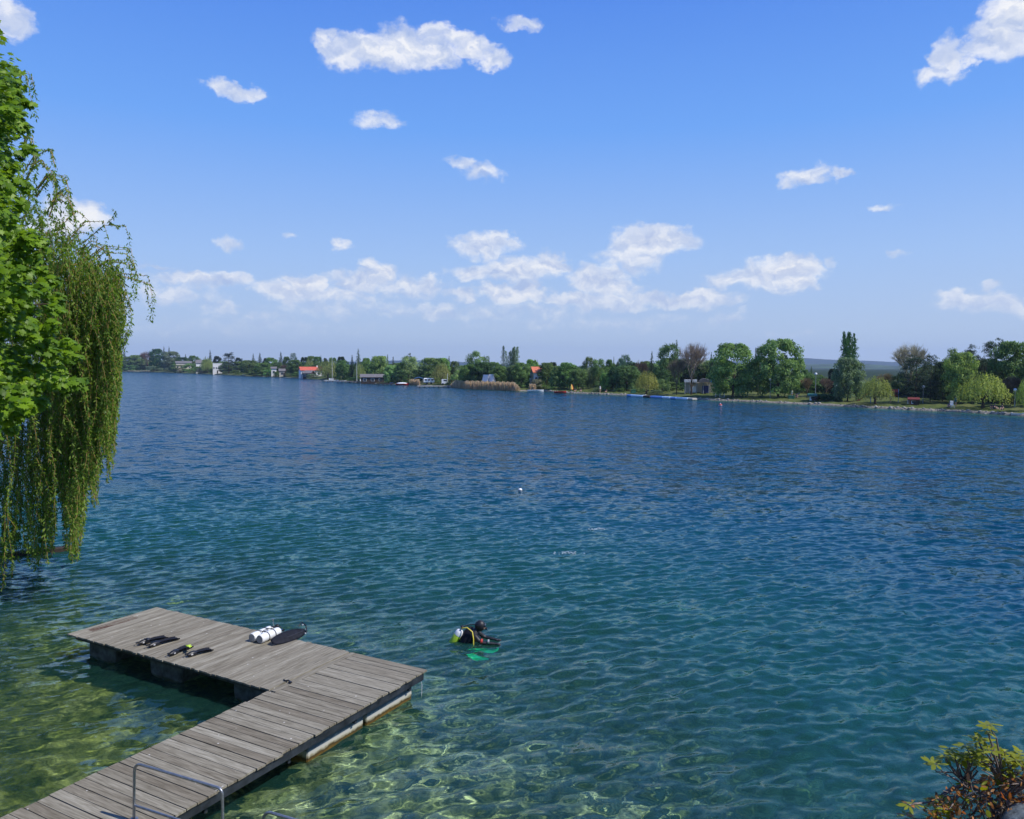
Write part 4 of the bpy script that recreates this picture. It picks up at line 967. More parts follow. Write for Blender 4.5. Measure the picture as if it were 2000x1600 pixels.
def seated_person(px, off, mat, label, stand=False):
    p = land(px, off); t = empty('person', p, yaw_to(p, rnd.uniform(-1, 1)), label, 'person')
    if stand:
        J = [(0, 0, .92, .15), (0, 0, 1.2, .16), (0, 0, 1.45, .17), (0, 0, 1.56, .06), (0, -.02, 1.7, .105), (-.1, 0, .5, .08), (-.11, .02, .06, .05), (.1, 0, .5, .08), (.12, -.05, .06, .05), (-.24, 0, 1.15, .05), (-.26, -.1, .88, .04), (.24, 0, 1.15, .05), (.26, -.1, .88, .04)]
    else:
        J = [(0, 0, .16, .16), (0, .02, .4, .15), (0, .02, .62, .17), (0, 0, .72, .06), (0, -.03, .86, .105), (-.14, -.38, .42, .08), (-.15, -.62, .07, .05), (.14, -.4, .4, .08), (.16, -.66, .07, .05), (-.25, -.15, .42, .05), (-.18, -.38, .46, .04), (.25, -.15, .42, .05), (.18, -.38, .46, .04)]
    E_ = [(0, 1), (1, 2), (2, 3), (3, 4), (0, 5), (5, 6), (0, 7), (7, 8), (2, 9), (9, 10), (2, 11), (11, 12)]
    skin_body('body', J, E_, SKIN, t)
    h = J[4]; mb = MB(); mb.ell((h[0], h[1] + .02, h[2] + .04), (.12, .12, .11)); mb.build('hair', BLACKP, t)
    b = J[2]; mb = MB(); mb.tube([(0, b[1], J[0][2] - .05), (0, b[1], J[1][2]), (0, b[1], b[2] + .08)], [.2, .19, .21], 10); mb.build('shirt', mat, t)
NAVY = pm('navy_cloth', (.02, .025, .06), .9)
TEAL = pm('teal_cloth', (.05, .2, .18), .9)
for px, off, mt, lab, stnd in ((1124, 1.6, BLACKP, 'person in black sitting on the bank right of the yellow parasol', False), (1134, 1.8, NAVY, 'person in navy sitting near the yellow parasol, second from it', False), (1184, 2, BLACKP, 'person in black sitting alone on the stony bank', False), (1172, 2.4, WHITE, 'person in white standing on the stony bank', True),
        (1546, 11, WHITE, 'person in white standing on the lawn right of the tallest park tree', True), (1556, 11.5, NAVY, 'person in navy sitting on the lawn right of the one in white', False), (1708, 7, RED, 'person in red standing by the red slide', True), (1739, 8, CREAM, 'person in cream standing near the red banner', True),
        (1854, 3.4, NAVY, 'person in navy sitting left of the park chair', False), (1866, 5, TEAL, 'person in teal standing right of the park chair', True), (1936, 4, BLACKP, 'person in black sitting at the foot of the great willow', False), (1942, 3.6, NAVY, 'person in navy sitting beside the one in black at the great willow', False), (1957, 3.2, BLACKP, 'person in black sitting on the grass right of the great willow', False), (1774, 7.5, WHITE, 'person in white sitting left of the dark red hut', False)):
    seated_person(px, off, mt, lab, stnd)
# chair, table set, bins, playground
def lawn_chair(px, off, m, label):
    p = land(px, off); t = empty('lawn_chair', p, yaw_to(p, .5), label, 'chair')
    mb = MB(); mb.box((0, 0, .42), (.55, .5, .06)); mb.build('seat', m, t)
    mb = MB(); mb.box((0, .26, .8), (.55, .06, .75)); mb.build('backrest', m, t)
    for x in (-.22, .22):
        for y in (-.2, .2):
            mb = MB(); mb.tube([(x, y, 0), (x, y, .4)], .03, 6); mb.build('leg', m, t)
lawn_chair(1860, 3, WPL, 'white park chair on the grass left of the great willow')
def crate_box(px, off, wpx, hpx, m, name, label, cat):
    p = land(px, off); s = mpx(p); t = empty(name, p, yaw_to(p, .2), label, cat)
    mb = MB(); mb.box((0, 0, hpx * s / 2), (wpx * s, .9, hpx * s), bev=.06); mb.build('body', m, t)
    mb = MB(); mb.box((0, 0, hpx * s + .06), (wpx * s + .1, 1.0, .12), bev=.03); mb.build('lid', m, t)
crate_box(1237, 4, 9, 6, GREENP, 'storage_box', 'dark green storage box left of the lakeside willow', 'box')
crate_box(1545, 8, 10, 5, GREENP, 'rubbish_bin', 'low dark green bin on the lawn below the standing person in white', 'bin')
crate_box(1557, 24, 6, 6, pm('blue_fabric', (.03, .08, .3), .8), 'storage_bin', 'dark blue bin behind the seated person on the lawn', 'bin')
p = land(1692, 7.5)
t = empty('playground_slide', p, yaw_to(p), 'red playground slide under the leaning yellow green tree', 'slide')
mb = MB()
pts = [Vector((-1.6, 0, .25)), Vector((-1.2, 0, .3)), Vector((.3, 0, 1.6)), Vector((.8, 0, 1.7))]
for a, b in zip(pts, pts[1:]):
    mb.add([a + Vector((0, -.3, 0)), b + Vector((0, -.3, 0)), b + Vector((0, .3, 0)), a + Vector((0, .3, 0)), a + Vector((0, -.3, .25)), b + Vector((0, -.3, .25)), b + Vector((0, .3, .25)), a + Vector((0, .3, .25))], [(0, 1, 2, 3), (0, 1, 5, 4), (3, 2, 6, 7)])
mb.build('chute', RED, t)
mb = MB(); mb.prism([(.6, 2.4), (1.1, 3.1), (1.6, 2.4)], -.5, .5); mb.build('roof', RED, t)
for x in (.7, 1.5):
    for y in (-.45, .45):
        mb = MB(); mb.tube([(x, y, 0), (x, y, 2.45)], .06, 6); mb.build('post', BLUE, t)
mb = MB(); mb.box((1.1, 0, 1.5), (.9, .95, .12)); mb.build('platform', DWOOD, t)
p = land(1746, 11)
t = empty('playground_banner', p, yaw_to(p), 'square red banner on posts in the playground', 'banner')
mb = MB(); mb.box((0, 0, 1.75), (1.25, .05, 1.3)); mb.build('banner_cloth', RED, t)
for x in (-.66, .66):
    mb = MB(); mb.tube([(x, 0, -.2), (x, 0, 2.5)], .05, 6); mb.build('post', BLUE, t)
# shaded hedges that close the park lawn
def hedge(px0, px1, off, hm, label):
    rs = np.random.RandomState(int(px0)); n = int((px1 - px0) * 34)
    a, b = land(px0, off), land(px1, off)
    u = rs.rand(n); lx = np.array([a.x + (b.x - a.x) * q for q in u]); ly = np.array([a.y + (b.y - a.y) * q for q in u])
    g = a.z + (b.z - a.z) * u; hh = hm * (.85 + .15 * np.sin(u * 37) + .1 * np.sin(u * 91))
    z = rs.rand(n) ** .6 * hh; lx += rs.randn(n) * .35; ly += rs.randn(n) * .45
    c = np.stack([lx - a.x, ly - a.y, g - a.z + z], 1); v, f = quads(c, rs.randn(n, 3) + [0, -1, .6], np.full(n, .22), 1, rs)
    t = empty('hedge', a, 0, label, 'hedge', 'hedges closing the park lawn')
    o = link('foliage', np_mesh('foliage', v, f, FOL, fattr={'tone': rs.rand(len(f))}), t); o.color = (*COLS['deep'], 1)
hedge(1400, 1545, 32, 2.4, 'long dark hedge closing the lawn behind the two broad park trees')
hedge(1550, 1690, 34, 2.2, 'dark hedge behind the kiosk and the rounded grey green tree')
hedge(1695, 1850, 30, 2.2, 'dark hedge closing the lawn behind the playground')
hedge(1860, 2040, 26, 2.4, 'dark hedge behind the great willow')
hedge(1300, 1335, 26, 2.0, 'short hedge left of the park pavilion')
hedge(1588, 1640, 8, 1.2, 'low dark hedge right of the white kiosk')
# reed beds: nobody could count the stalks
def reeds(px0, px1, off0, off1, hm, name_label):
    rs = np.random.RandomState(int(px0) + 1); n = int((px1 - px0) * 42)
    V = []; o0 = land((px0 + px1) / 2, 0)
    P0 = [land(px, 0) for px in np.linspace(px0, px1, 24)]
    for k in range(n):
        u = rs.rand() * 22.99; i = int(u); q = P0[i].lerp(P0[i + 1], u - i); d = Vector((q.x, q.y, 0)).normalized()
        q = q + d * (off0 + (off1 - off0) * rs.rand()); edge = min(1, min(u, 23 - u) / 2.5 + .35)
        h = hm * edge * (.35 + .65 * rs.rand() ** .8) * (.95 + .05 * math.sin(u * 3.7)); an = rs.rand() * 6.28; wv = Vector((math.cos(an), math.sin(an), 0)) * .045; ln = Vector((rs.randn(), rs.randn(), 0)) * .12
        q = Vector((q.x, q.y, -.2)) - Vector((o0.x, o0.y, 0))
        V += [q - wv, q + wv, q + wv * 1.6 + ln + Vector((0, 0, h + .2)), q - wv * 1.6 + ln + Vector((0, 0, h + .2))]
    v = np.array([tuple(x) for x in V]); f = np.arange(len(v)).reshape(-1, 4)
    o = link('reed_bed', np_mesh('reed_bed', v, f, REEDM2, fattr={'tone': rs.rand(len(f))}), None, (o0.x, o0.y, 0))
    tag(o, name_label, 'reeds', None, 'stuff')
reeds(800, 820, -.5, 3, 2.4, 'short tan reed bed left of the concrete quay')
reeds(880, 1015, -1.5, 3.5, 2.7, 'long tan reed bed along the bank below the white tents')
reeds(1034, 1046, .3, 3, 2.2, 'tan reeds below the orange roofed house')
# stones along the bank
rs = np.random.RandomState(77)
mb = MB()
o0 = land(1120, 0)
for k in range(420):
    px = 1030 + 960 * rs.rand() ** 1.3; q = land(px, rs.uniform(-.3, 1.0)); r = .09 + .22 * rs.rand() ** 2
    mb.ell((q.x - o0.x, q.y - o0.y, q.z - o0.z + .02), (r * 1.3, r, r * .7), 6, 4)
o = mb.build('bank_stones', pm('stone', (.34, .32, .28), .9, var=.3, scale=1.2), None, tuple(o0)); tag(o, 'grey stones strewn along the far waterline', 'stones', None, 'stuff')
# blue and white floating boom
p0, p1 = at(1228, 772.2, .25), at(1362, 780.0, .25); t = empty('floating_boom', ((p0.x + p1.x) / 2, (p0.y + p1.y) / 2, 0), math.atan2(p1.y - p0.y, p1.x - p0.x), 'blue and white floating swim platform lying along the park bank', 'float')
Ln = math.hypot(p1.x - p0.x, p1.y - p0.y)
seq = [(0, .07, BLUE), (.07, .26, LBLUE), (.26, .36, DWOOD), (.37, .55, BLUE), (.55, .66, LBLUE), (.66, .74, BLUE), (.74, .90, LBLUE), (.90, .97, CONC)]
for a, b, m_ in seq:
    mb = MB(); mb.box((Ln * ((a + b) / 2 - .5), 0, .22), (Ln * (b - a) - .12, 1.3, .5), bev=.12); mb.build('float_segment', m_, t)
# small white bathing platform frame
p = at(1406, 781, 0)
t = empty('bathing_ladder_frame', (p.x, p.y, 0), yaw_to(p), 'white metal bathing stage at the park bank above the red buoy', 'bathing stage')
mb = MB(); mb.box((0, .6, .55), (2.0, 1.4, .1)); mb.build('deck', CONC, t)
for x in (-.9, 0, .9):
    mb = MB(); mb.tube([(x, 0, -1), (x, 0, 1.5)], .04, 6); mb.build('post', WPL, t)
mb = MB(); mb.tube([(-.9, 0, 1.05), (.9, 0, 1.05)], .035, 6); mb.build('rail', WPL, t)
# buoys
def buoy(px, py, r, label, m1, m2):
    p = at(px, py, 0); t = empty('buoy', (p.x, p.y, 0), 0, label, 'buoy')
    mb = MB(); mb.ell((0, 0, r * .35), (r, r, r), 16, 10); mb.build('ball', m1, t)
    mb = MB(); mb.tube([(0, 0, r * 1.2), (0, 0, r * 1.7)], [r * .3, r * .18], 8); mb.tube([(r * .2 * math.cos(a), 0, r * 1.7 + r * .2 * math.sin(a)) for a in np.linspace(0, 6.28, 12)], r * .06, 5); mb.build('ring', m2, t)
    mb = MB(); mb.tube([(0, 0, r * .28), (0, 0, r * .5)], [r * 1.012] * 2, 18, caps=False); mb.build('band', m2, t)
buoy(1407, 793, .30, 'red and white round buoy floating off the park bank', RED, WPL)
buoy(1016, 959, .12, 'small white float in the open middle of the lake', WPL, BLACKP)

# ------------------------------------------------------------------ wooden dock
O_ = at(305, 1186, .55); rgt = at(835, 1308, .55)
uv = (rgt - O_); uv.z = 0; UL = uv.length; uv.normalize()
wv_ = Vector((uv.y, -uv.x, 0))                      # from the far edge towards the near bank
ang = math.atan2(uv.y, uv.x)
def dk(u, w_, z=0): return Vector((O_.x, O_.y, 0)) + uv * u + wv_ * w_ + Vector((0, 0, z))
def du(p): q = p - Vector((O_.x, O_.y, 0)); return (q.dot(uv), q.dot(wv_))
PU = du(at(545, 1340, .55))[0]; PW = 2.42; WL = 7.72
dock = empty('dock', (O_.x, O_.y, 0), ang, 'weathered grey wooden L shaped swimming dock floating at the lower left', 'dock')
# in the dock's own frame: x = u, y = -w
DZ = .55
wood, nt, out = new_mat('weathered_boards')
pb = N(nt, 'ShaderNodeBsdfPrincipled', i_Roughness=.85); pb.inputs['Specular IOR Level'].default_value = .25; L(nt, pb.outputs[0], out.inputs[0])
tcn = N(nt, 'ShaderNodeTexCoord'); tone = N(nt, 'ShaderNodeAttribute', attribute_name='tone'); grn = N(nt, 'ShaderNodeAttribute', attribute_name='across')
def wood_noise(scale3, sc, det=6, rg=.65, dist=.4):
    mp = N(nt, 'ShaderNodeMapping'); mp.inputs['Scale'].default_value = scale3; L(nt, tcn.outputs['Object'], mp.inputs[0])
    ad = N(nt, 'ShaderNodeVectorMath', operation='ADD'); L(nt, mp.outputs[0], ad.inputs[0]); cb = N(nt, 'ShaderNodeCombineXYZ'); ml = N(nt, 'ShaderNodeMath', operation='MULTIPLY'); ml.inputs[1].default_value = 37; L(nt, tone.outputs['Fac'], ml.inputs[0]); L(nt, ml.outputs[0], cb.inputs[2]); L(nt, cb.outputs[0], ad.inputs[1])
    n = N(nt, 'ShaderNodeTexNoise', i_Scale=sc, i_Detail=det, i_Roughness=rg, i_Distortion=dist); L(nt, ad.outputs[0], n.inputs['Vector']); return n.outputs['Fac']
ga, gb = wood_noise((1, 14, 1), 2.2), wood_noise((14, 1, 1), 2.2)
gmx = N(nt, 'ShaderNodeMix', data_type='FLOAT'); L(nt, grn.outputs['Fac'], gmx.inputs['Factor']); L(nt, gb, gmx.inputs['A']); L(nt, ga, gmx.inputs['B'])
base = ramp(nt, [(.26, (.105, .092, .066)), (.44, (.200, .182, .138)), (.6, (.285, .264, .208)), (.78, (.41, .385, .315))]); L(nt, gmx.outputs['Result'], base.inputs[0])
mu = N(nt, 'ShaderNodeMix', data_type='RGBA', blend_type='MULTIPLY'); mu.inputs['Factor'].default_value = 1
tr_ = ramp(nt, [(0, (.74, .69, .64)), (.5, (1, .98, .95)), (1, (1.3, 1.3, 1.3))]); L(nt, tone.outputs['Fac'], tr_.inputs[0]); L(nt, base.outputs[0], mu.inputs['A']); L(nt, tr_.outputs[0], mu.inputs['B'])
# droppings and scuffs
vo = N(nt, 'ShaderNodeTexVoronoi', i_Scale=5.0); L(nt, tcn.outputs['Object'], vo.inputs['Vector'])
sp2 = N(nt, 'ShaderNodeTexNoise', i_Scale=26, i_Detail=3); L(nt, tcn.outputs['Object'], sp2.inputs['Vector'])
thr = N(nt, 'ShaderNodeMath', operation='MULTIPLY_ADD'); L(nt, sp2.outputs['Fac'], thr.inputs[0]); thr.inputs[1].default_value = .16; L(nt, vo.outputs['Distance'], thr.inputs[2])
lt = N(nt, 'ShaderNodeMapRange'); lt.inputs['From Min'].default_value = .17; lt.inputs['From Max'].default_value = .135; L(nt, thr.outputs[0], lt.inputs['Value'])
wm_ = N(nt, 'ShaderNodeTexNoise', i_Scale=.9, i_Detail=2); L(nt, tcn.outputs['Object'], wm_.inputs['Vector']); wg = N(nt, 'ShaderNodeMath', operation='GREATER_THAN'); wg.inputs[1].default_value = .5; L(nt, wm_.outputs['Fac'], wg.inputs[0])
lm = N(nt, 'ShaderNodeMath', operation='MULTIPLY'); L(nt, lt.outputs[0], lm.inputs[0]); L(nt, wg.outputs[0], lm.inputs[1])
m2 = N(nt, 'ShaderNodeMix', data_type='RGBA'); L(nt, lm.outputs[0], m2.inputs['Factor']); L(nt, mu.outputs['Result'], m2.inputs['A']); m2.inputs['B'].default_value = (.6, .58, .52, 1)
# brown bare patch at the outer corner
st = N(nt, 'ShaderNodeAttribute', attribute_name='stain')
stn = N(nt, 'ShaderNodeMath', operation='MULTIPLY'); L(nt, st.outputs['Fac'], stn.inputs[0])
mr_ = N(nt, 'ShaderNodeMapRange'); mr_.inputs['From Min'].default_value = .44; mr_.inputs['From Max'].default_value = .56; L(nt, gb, mr_.inputs['Value']); L(nt, mr_.outputs[0], stn.inputs[1])
m3 = N(nt, 'ShaderNodeMix', data_type='RGBA'); L(nt, stn.outputs[0], m3.inputs['Factor']); L(nt, m2.outputs['Result'], m3.inputs['A']); m3.inputs['B'].default_value = (.075, .028, .017, 1)
L(nt, m3.outputs['Result'], pb.inputs['Base Color'])
bp = N(nt, 'ShaderNodeBump', i_Strength=.5, i_Distance=.008); L(nt, gmx.outputs['Result'], bp.inputs['Height']); L(nt, bp.outputs[0], pb.inputs['Normal'])
def boards(name, specs):
    """specs: (x0,x1,y0,y1,across) planks with a dip of their own"""
    mb = MB(); ac = []; stv = []
    for (x0, x1, y0, y1, across) in specs:
        nseg = 6; tn = min(1, max(0, rnd.gauss(.5, .2))); dz = rnd.uniform(-.004, .004); tilt = rnd.uniform(-.003, .003); jx = rnd.uniform(-.018, .018); jx2 = rnd.uniform(-.018, .018)
        if across: x0 += jx; x1 += jx2
        else: y0 += jx; y1 += jx2
        vs = []; fs = []
        for k in range(nseg + 1):
            q = k / nseg; wob = rnd.uniform(-.0015, .0015)
            for (a, zz) in ((0, -.034), (0, 0), (1, 0), (1, -.034)):
                if across: vs.append((x0 + (x1 - x0) * q, y0 + (y1 - y0) * a + wob, DZ + zz + dz + tilt * (a - .5)))
                else: vs.append((x0 + (x1 - x0) * a + wob, y0 + (y1 - y0) * q, DZ + zz + dz + tilt * (a - .5)))
        for k in range(nseg):
            for j in range(4): fs.append((k * 4 + j, k * 4 + (j + 1) % 4, k * 4 + 4 + (j + 1) % 4, k * 4 + 4 + j))
        fs += [(0, 1, 2, 3), tuple(nseg * 4 + j for j in (3, 2, 1, 0))]
        n0 = len(mb.f); mb.add(vs, fs, 0, False, tn)
        for f in mb.f[n0:]:
            c = sum((Vector(mb.v[i]) for i in f), Vector()) / len(f)
            ac.append(1.0 if across else 0.0); stv.append(1.0 if (not across and .08 < c.x < .40 and -2.05 < c.y < -1.0) else 0.0)
    o = mb.build(name, wood, dock, attr=True)
    for nm, arr in (('across', ac), ('stain', stv)):
        a = o.data.attributes.new(nm, 'FLOAT', 'FACE'); a.data.foreach_set('value', arr)
    return o
sp = []; bw = .128; x = 0
while x < PU - .1:                                   # narrow boards of the platform, running away from the viewer
    x1 = min(x + bw, PU); sp.append((x + .003, x1 - .003, -PW, 0, False)); x = x1
sp.append((PU + .004, PU + .15, -PW, 0, False))
boards('platform_boards', sp)
sp = []; y = 0; bw = .19
while y < WL - .02:
    y1 = min(y + bw, WL); sp.append((PU + (.158 if y < PW - .05 else 0), UL, -y1 + .007, -y - .007, True)); y = y1
boards('walkway_boards', sp)
STEEL = pm('dark_steel', (.055, .065, .08), .5, .5, var=.3, scale=4)
mb = MB()
fz = DZ - .034 - .062
def beam(x0, x1, y0, y1, z=fz, h=.11): mb.box(((x0 + x1) / 2, (y0 + y1) / 2, z), (x1 - x0, y1 - y0, h))
beam(UL - .11, UL - .03, -WL + .1, -.1, fz - .02, .15); beam(PU + .08, PU + .16, -WL + .1, -.1); beam(.12, PU, -.2, -.12); beam(.12, PU, -PW + .12, -PW + .2); beam(.12, .2, -PW + .2, -.2)
beam(PU + .16, UL - .16, -.2, -.12); beam(PU + .16, UL - .16, -PW - .1, -PW - .02); beam(PU + .16, UL - .16, -WL + .1, -WL + .18)
mb.build('frame', STEEL, dock)
mb = MB()
for k in range(5):
    mb = MB(); mb.box((UL - .12, -.5 - k * 1.72, DZ - .21), (.06, .06, .18)); mb.build('float_bracket', STEEL, dock)
# floats: pale tubs with rounded undersides, algae at the waterline
fm, nt, out = new_mat('float_tub')
pb = N(nt, 'ShaderNodeBsdfPrincipled', i_Roughness=.6); L(nt, pb.outputs[0], out.inputs[0])
ge = N(nt, 'ShaderNodeNewGeometry'); sx = N(nt, 'ShaderNodeSeparateXYZ'); L(nt, ge.outputs['Position'], sx.inputs[0])
nz_ = N(nt, 'ShaderNodeTexNoise', i_Scale=6, i_Detail=5, i_Roughness=.7); L(nt, ge.outputs['Position'], nz_.inputs['Vector'])
ad = N(nt, 'ShaderNodeMath', operation='MULTIPLY_ADD'); L(nt, nz_.outputs['Fac'], ad.inputs[0]); ad.inputs[1].default_value = -.16; L(nt, sx.outputs[2], ad.inputs[2])
mr_ = N(nt, 'ShaderNodeMapRange'); mr_.inputs['From Min'].default_value = -.25; mr_.inputs['From Max'].default_value = .45; L(nt, ad.outputs[0], mr_.inputs['Value'])
rp = ramp(nt, [(0, (.12, .10, .02)), (.22, (.20, .12, .02)), (.32, (.06, .035, .01)), (.37, (.36, .33, .22)), (.41, (.50, .49, .42)), (.50, (.46, .47, .45)), (.54, (.12, .15, .18)), (1, (.07, .09, .11))]); L(nt, mr_.outputs[0], rp.inputs[0])  # dark blue upper stops: shadow of the deck edge painted into the colour
L(nt, rp.outputs[0], pb.inputs['Base Color'])
SHADED_FLOAT = pm('shaded_float', (.10, .12, .12), .8, var=.35, scale=5, col2=(.03, .035, .025))  # darker float copy for the platform, its shade put into the colour
def float_tub(x0, x1, y0, y1, m0=None):
    m_ = MB(); cx, cy_ = (x0 + x1) / 2, (y0 + y1) / 2; lx, ly = x1 - x0, y1 - y0
    prof = []
    for k in range(13):
        a = math.pi * k / 12; prof.append((-math.cos(a) * .5, -math.sin(a) ** .7 * .28))
    along_y = ly > lx; Lx = max(lx, ly); Wx = min(lx, ly); vs = []; fs = []
    secs = [0, .012, .25, .262, .5, .512, .75, .762, .988, 1.0]
    for i, q in enumerate(secs):
        k = .93 if i in (0, len(secs) - 1) else 1.0
        for (a, z) in [(-.5, .30)] + prof + [(.5, .30)]:
            pp = ((q - .5) * Lx, a * Wx * k, (z + .10) * (k if z < 0 else 1))
            vs.append((cx + (pp[1] if along_y else pp[0]), cy_ + (pp[0] if along_y else pp[1]), pp[2]))
    n = 15
    for i in range(len(secs) - 1):
        for j in range(n): fs.append((i * n + j, i * n + (j + 1) % n, (i + 1) * n + (j + 1) % n, (i + 1) * n + j))
    fs += [tuple(range(n)), tuple(range((len(secs) - 1) * n, len(secs) * n))[::-1]]
    m_.add(vs, fs); return m_.build('float', m0 or fm, dock)
for (x0, x1) in ((.35, 1.35), (2.6, 3.7), (5.3, 6.3)): float_tub(x0, x1, -PW + .3, -.3, SHADED_FLOAT)
float_tub(UL - .9, UL - .19, -1.78, -.3); float_tub(UL - .9, UL - .19, -3.4, -1.88); float_tub(UL - .9, UL - .19, -7.4, -6.3)
float_tub(PU + .1, PU + .75, -3.6, -2.6); float_tub(PU + .1, PU + .75, -7.2, -6.2)
mb = MB(); mb.tube([(UL - .1, -.15, DZ - .06), (UL - .06, -.12, DZ - .3), (UL - .09, -.1, -.1)], .006, 5); mb.build('mooring_line', WPL, dock)
# gangway from the dock to the bank
gw = empty('gangway', dk(PU, WL + .05), ang, 'short grey plank gangway between the dock and the near bank', 'gangway')
mb = MB()
for k in range(17):
    y = -.215 * k - .11; tn = rnd.random()
    mb.box(((UL - PU) / 2, y, DZ - .02 + .0 * k), (UL - PU - rnd.uniform(0, .03), .2, .034), tone=tn)
o = mb.build('boards', wood, gw, attr=True)
mb = MB(); mb.box((.2, -1.9, DZ - .1), (.08, 3.6, .12)); mb.box((UL - PU - .2, -1.9, DZ - .1), (.08, 3.6, .12)); mb.build('frame', STEEL, gw)
# galvanised handrail hoops
GALV = pm('galvanised_tube', (.36, .38, .40), .38, .75, var=.15, scale=20)
def hoop(A, B, z, zb, label):
    d = (B - A).normalized(); r = .13
    pts = [A + Vector((0, 0, zb - z)) - d * .03]
    for k in range(6): a = math.pi / 2 * k / 5; pts.append(A + d * r * (1 - math.cos(a)) + Vector((0, 0, -r + r * math.sin(a))))
    for k in range(6): a = math.pi / 2 * k / 5; pts.append(B - d * r * .6 * (1 - math.sin(a)) + Vector((0, 0, -r * .6 + r * .6 * math.cos(a))))
    pts.append(B + Vector((0, 0, zb - z)))
    t = empty('handrail', (A.x, A.y, 0), 0, label, 'handrail', 'tube handrails at the foot of the dock')
    mb = MB(); mb.tube([p - Vector((A.x, A.y, 0)) for p in pts], .020, 10); tb = mb.build('tube', GALV, t)
    lo = z - .62; q0 = A - d * .02; q1 = B
    mb = MB(); mb.tube([Vector((q0.x - A.x, q0.y - A.y, lo)), Vector((q1.x - A.x, q1.y - A.y, lo))], .018, 8); mb.build('crossbar', GALV, t)
    for q in (A - d * .03, B):
        mb = MB(); mb.tube([Vector((q.x - A.x, q.y - A.y, zb - .01)), Vector((q.x - A.x, q.y - A.y, zb + .02))], .06, 10); mb.build('foot_plate', GALV, t)
HZ = 1.4
A = at(262, 1490, HZ); B = at(434, 1541, HZ)
hoop(A, B, HZ, .56, 'grey bent tube handrail standing over the walkway boards')
A2 = at(514, 1583, HZ); d_ = (B - A)
hoop(A2, A2 + d_, HZ, .2, 'grey bent tube handrail over the water at the bottom edge')
mb = MB()
st_ = empty('bathing_steps', (A2.x, A2.y, 0), math.atan2(d_.y, d_.x), 'submerged metal bathing steps under the handrails', 'steps')
for k in range(3):
    mb = MB(); mb.box((d_.length / 2, -.35 - .35 * k, .2 - .3 * k), (d_.length + .1, .3, .04)); mb.build('step', STEEL, st_)

# ------------------------------------------------------------------ diving gear on the dock
RUB = pm('black_rubber', (.012, .013, .018), .42, var=.25, scale=12)
RUB2 = pm('dull_rubber', (.016, .018, .026), .75, var=.25, scale=12, spec=.15)
CLIP = pm('pale_buckle', (.5, .5, .5), .35, .2, var=.05)
LIME = pm('lime_plastic', (.50, .72, .06), .4, var=.05)
def swim_fin(heel, tip, label, lime=False):
    p = at(*heel, DZ + .01); q = at(*tip, DZ + .01); v = q - p; Lf = v.length
    t = empty('swim_fin', (p.x, p.y, DZ), math.atan2(v.y, v.x), label, 'fin', 'black swim fins lying on the dock')
    n = 9; vs = []; fs = []
    for i in range(n):
        s = i / (n - 1); x = Lf * (.36 + .64 * s); hw = (.052 + .055 * s ** .8) * (1 - .1 * (i == n - 1)); z = .055 - .03 * s + .015 * math.sin(s * 3)
        for (a, dz_) in ((-1, .028), (-.86, .004), (-.3, .012), (0, .004), (.3, .012), (.86, .004), (1, .028)): vs.append((x, a * hw, z + dz_))
    for i in range(n - 1):
        for j in range(6): a = i * 7 + j; fs.append((a, a + 1, a + 8, a + 7))
    b = len(vs); vs += [(x, y, z - .014) for x, y, z in vs]; fs += [tuple(i + b for i in f)[::-1] for f in fs]
    m_ = MB(); m_.add(vs, fs, 0, True); m_.build('blade', RUB2, t)
    m_ = MB(); m_.tube([(Lf * .10, 0, .045), (Lf * .2, 0, .06), (Lf * .32, 0, .06), (Lf * .42, 0, .045)], [.045, .058, .062, .05], 12); m_.build('foot_pocket', LIME if lime else RUB, t)
    m_ = MB(); m_.tube([(Lf * .22, -.058, .06), (Lf * .06, -.05, .075), (0, -.015, .08), (0, .015, .08), (Lf * .06, .05, .075), (Lf * .22, .058, .06)], .011, 6); st2 = m_.build('heel_strap', RUB, t)
    for s in (-1, 1):
        m_ = MB(); m_.box((Lf * .2, s * .064, .062), (.045, .016, .03), bev=.005); m_.build('buckle', CLIP, t)
swim_fin((266, 1262), (325, 1246), 'black fin of the left pair, behind its mate at the dock edge')
swim_fin((286, 1267), (347, 1248), 'black fin of the left pair, nearest the dock edge')
swim_fin((328, 1284), (372, 1264), 'black fin of the right pair, left one overhanging the dock edge')
swim_fin((362, 1285), (413, 1270), 'black fin of the right pair, under the lime glove')
# gloves on the fins
def glove(px, py, z, m_, label, yaw):
    p = at(px, py, z); t = empty('diving_glove', tuple(p), yaw, label, 'glove')
    J = [(0, 0, 0, .035), (.05, 0, .01, .042), (.09, 0, .012, .04)]; E_ = [(0, 1), (1, 2)]
    for k, (yy, ln) in enumerate(((-.035, .06), (-.012, .075), (.012, .07), (.035, .055))):
        b = len(J); J += [(.11, yy, .012, .014), (.11 + ln * .6, yy * 1.3, .02, .012), (.11 + ln, yy * 1.5, .005, .010)]; E_ += [(2, b), (b, b + 1), (b + 1, b + 2)]
    b = len(J); J += [(.06, -.055, .01, .014), (.09, -.08, .005, .012)]; E_ += [(1, b), (b, b + 1)]
    skin_body('glove_body', J, E_, m_, t)
    m2_ = MB(); m2_.tube([(-.03, 0, 0), (.0, 0, 0)], .037, 12); m2_.build('cuff', RUB, t)
glove(367, 1266, DZ + .12, LIME, 'lime green glove lying on the right pair of fins', ang + 2.4)
glove(288, 1252, DZ + .10, RUB, 'crumpled black glove between the left pair of fins', ang + 2.6)
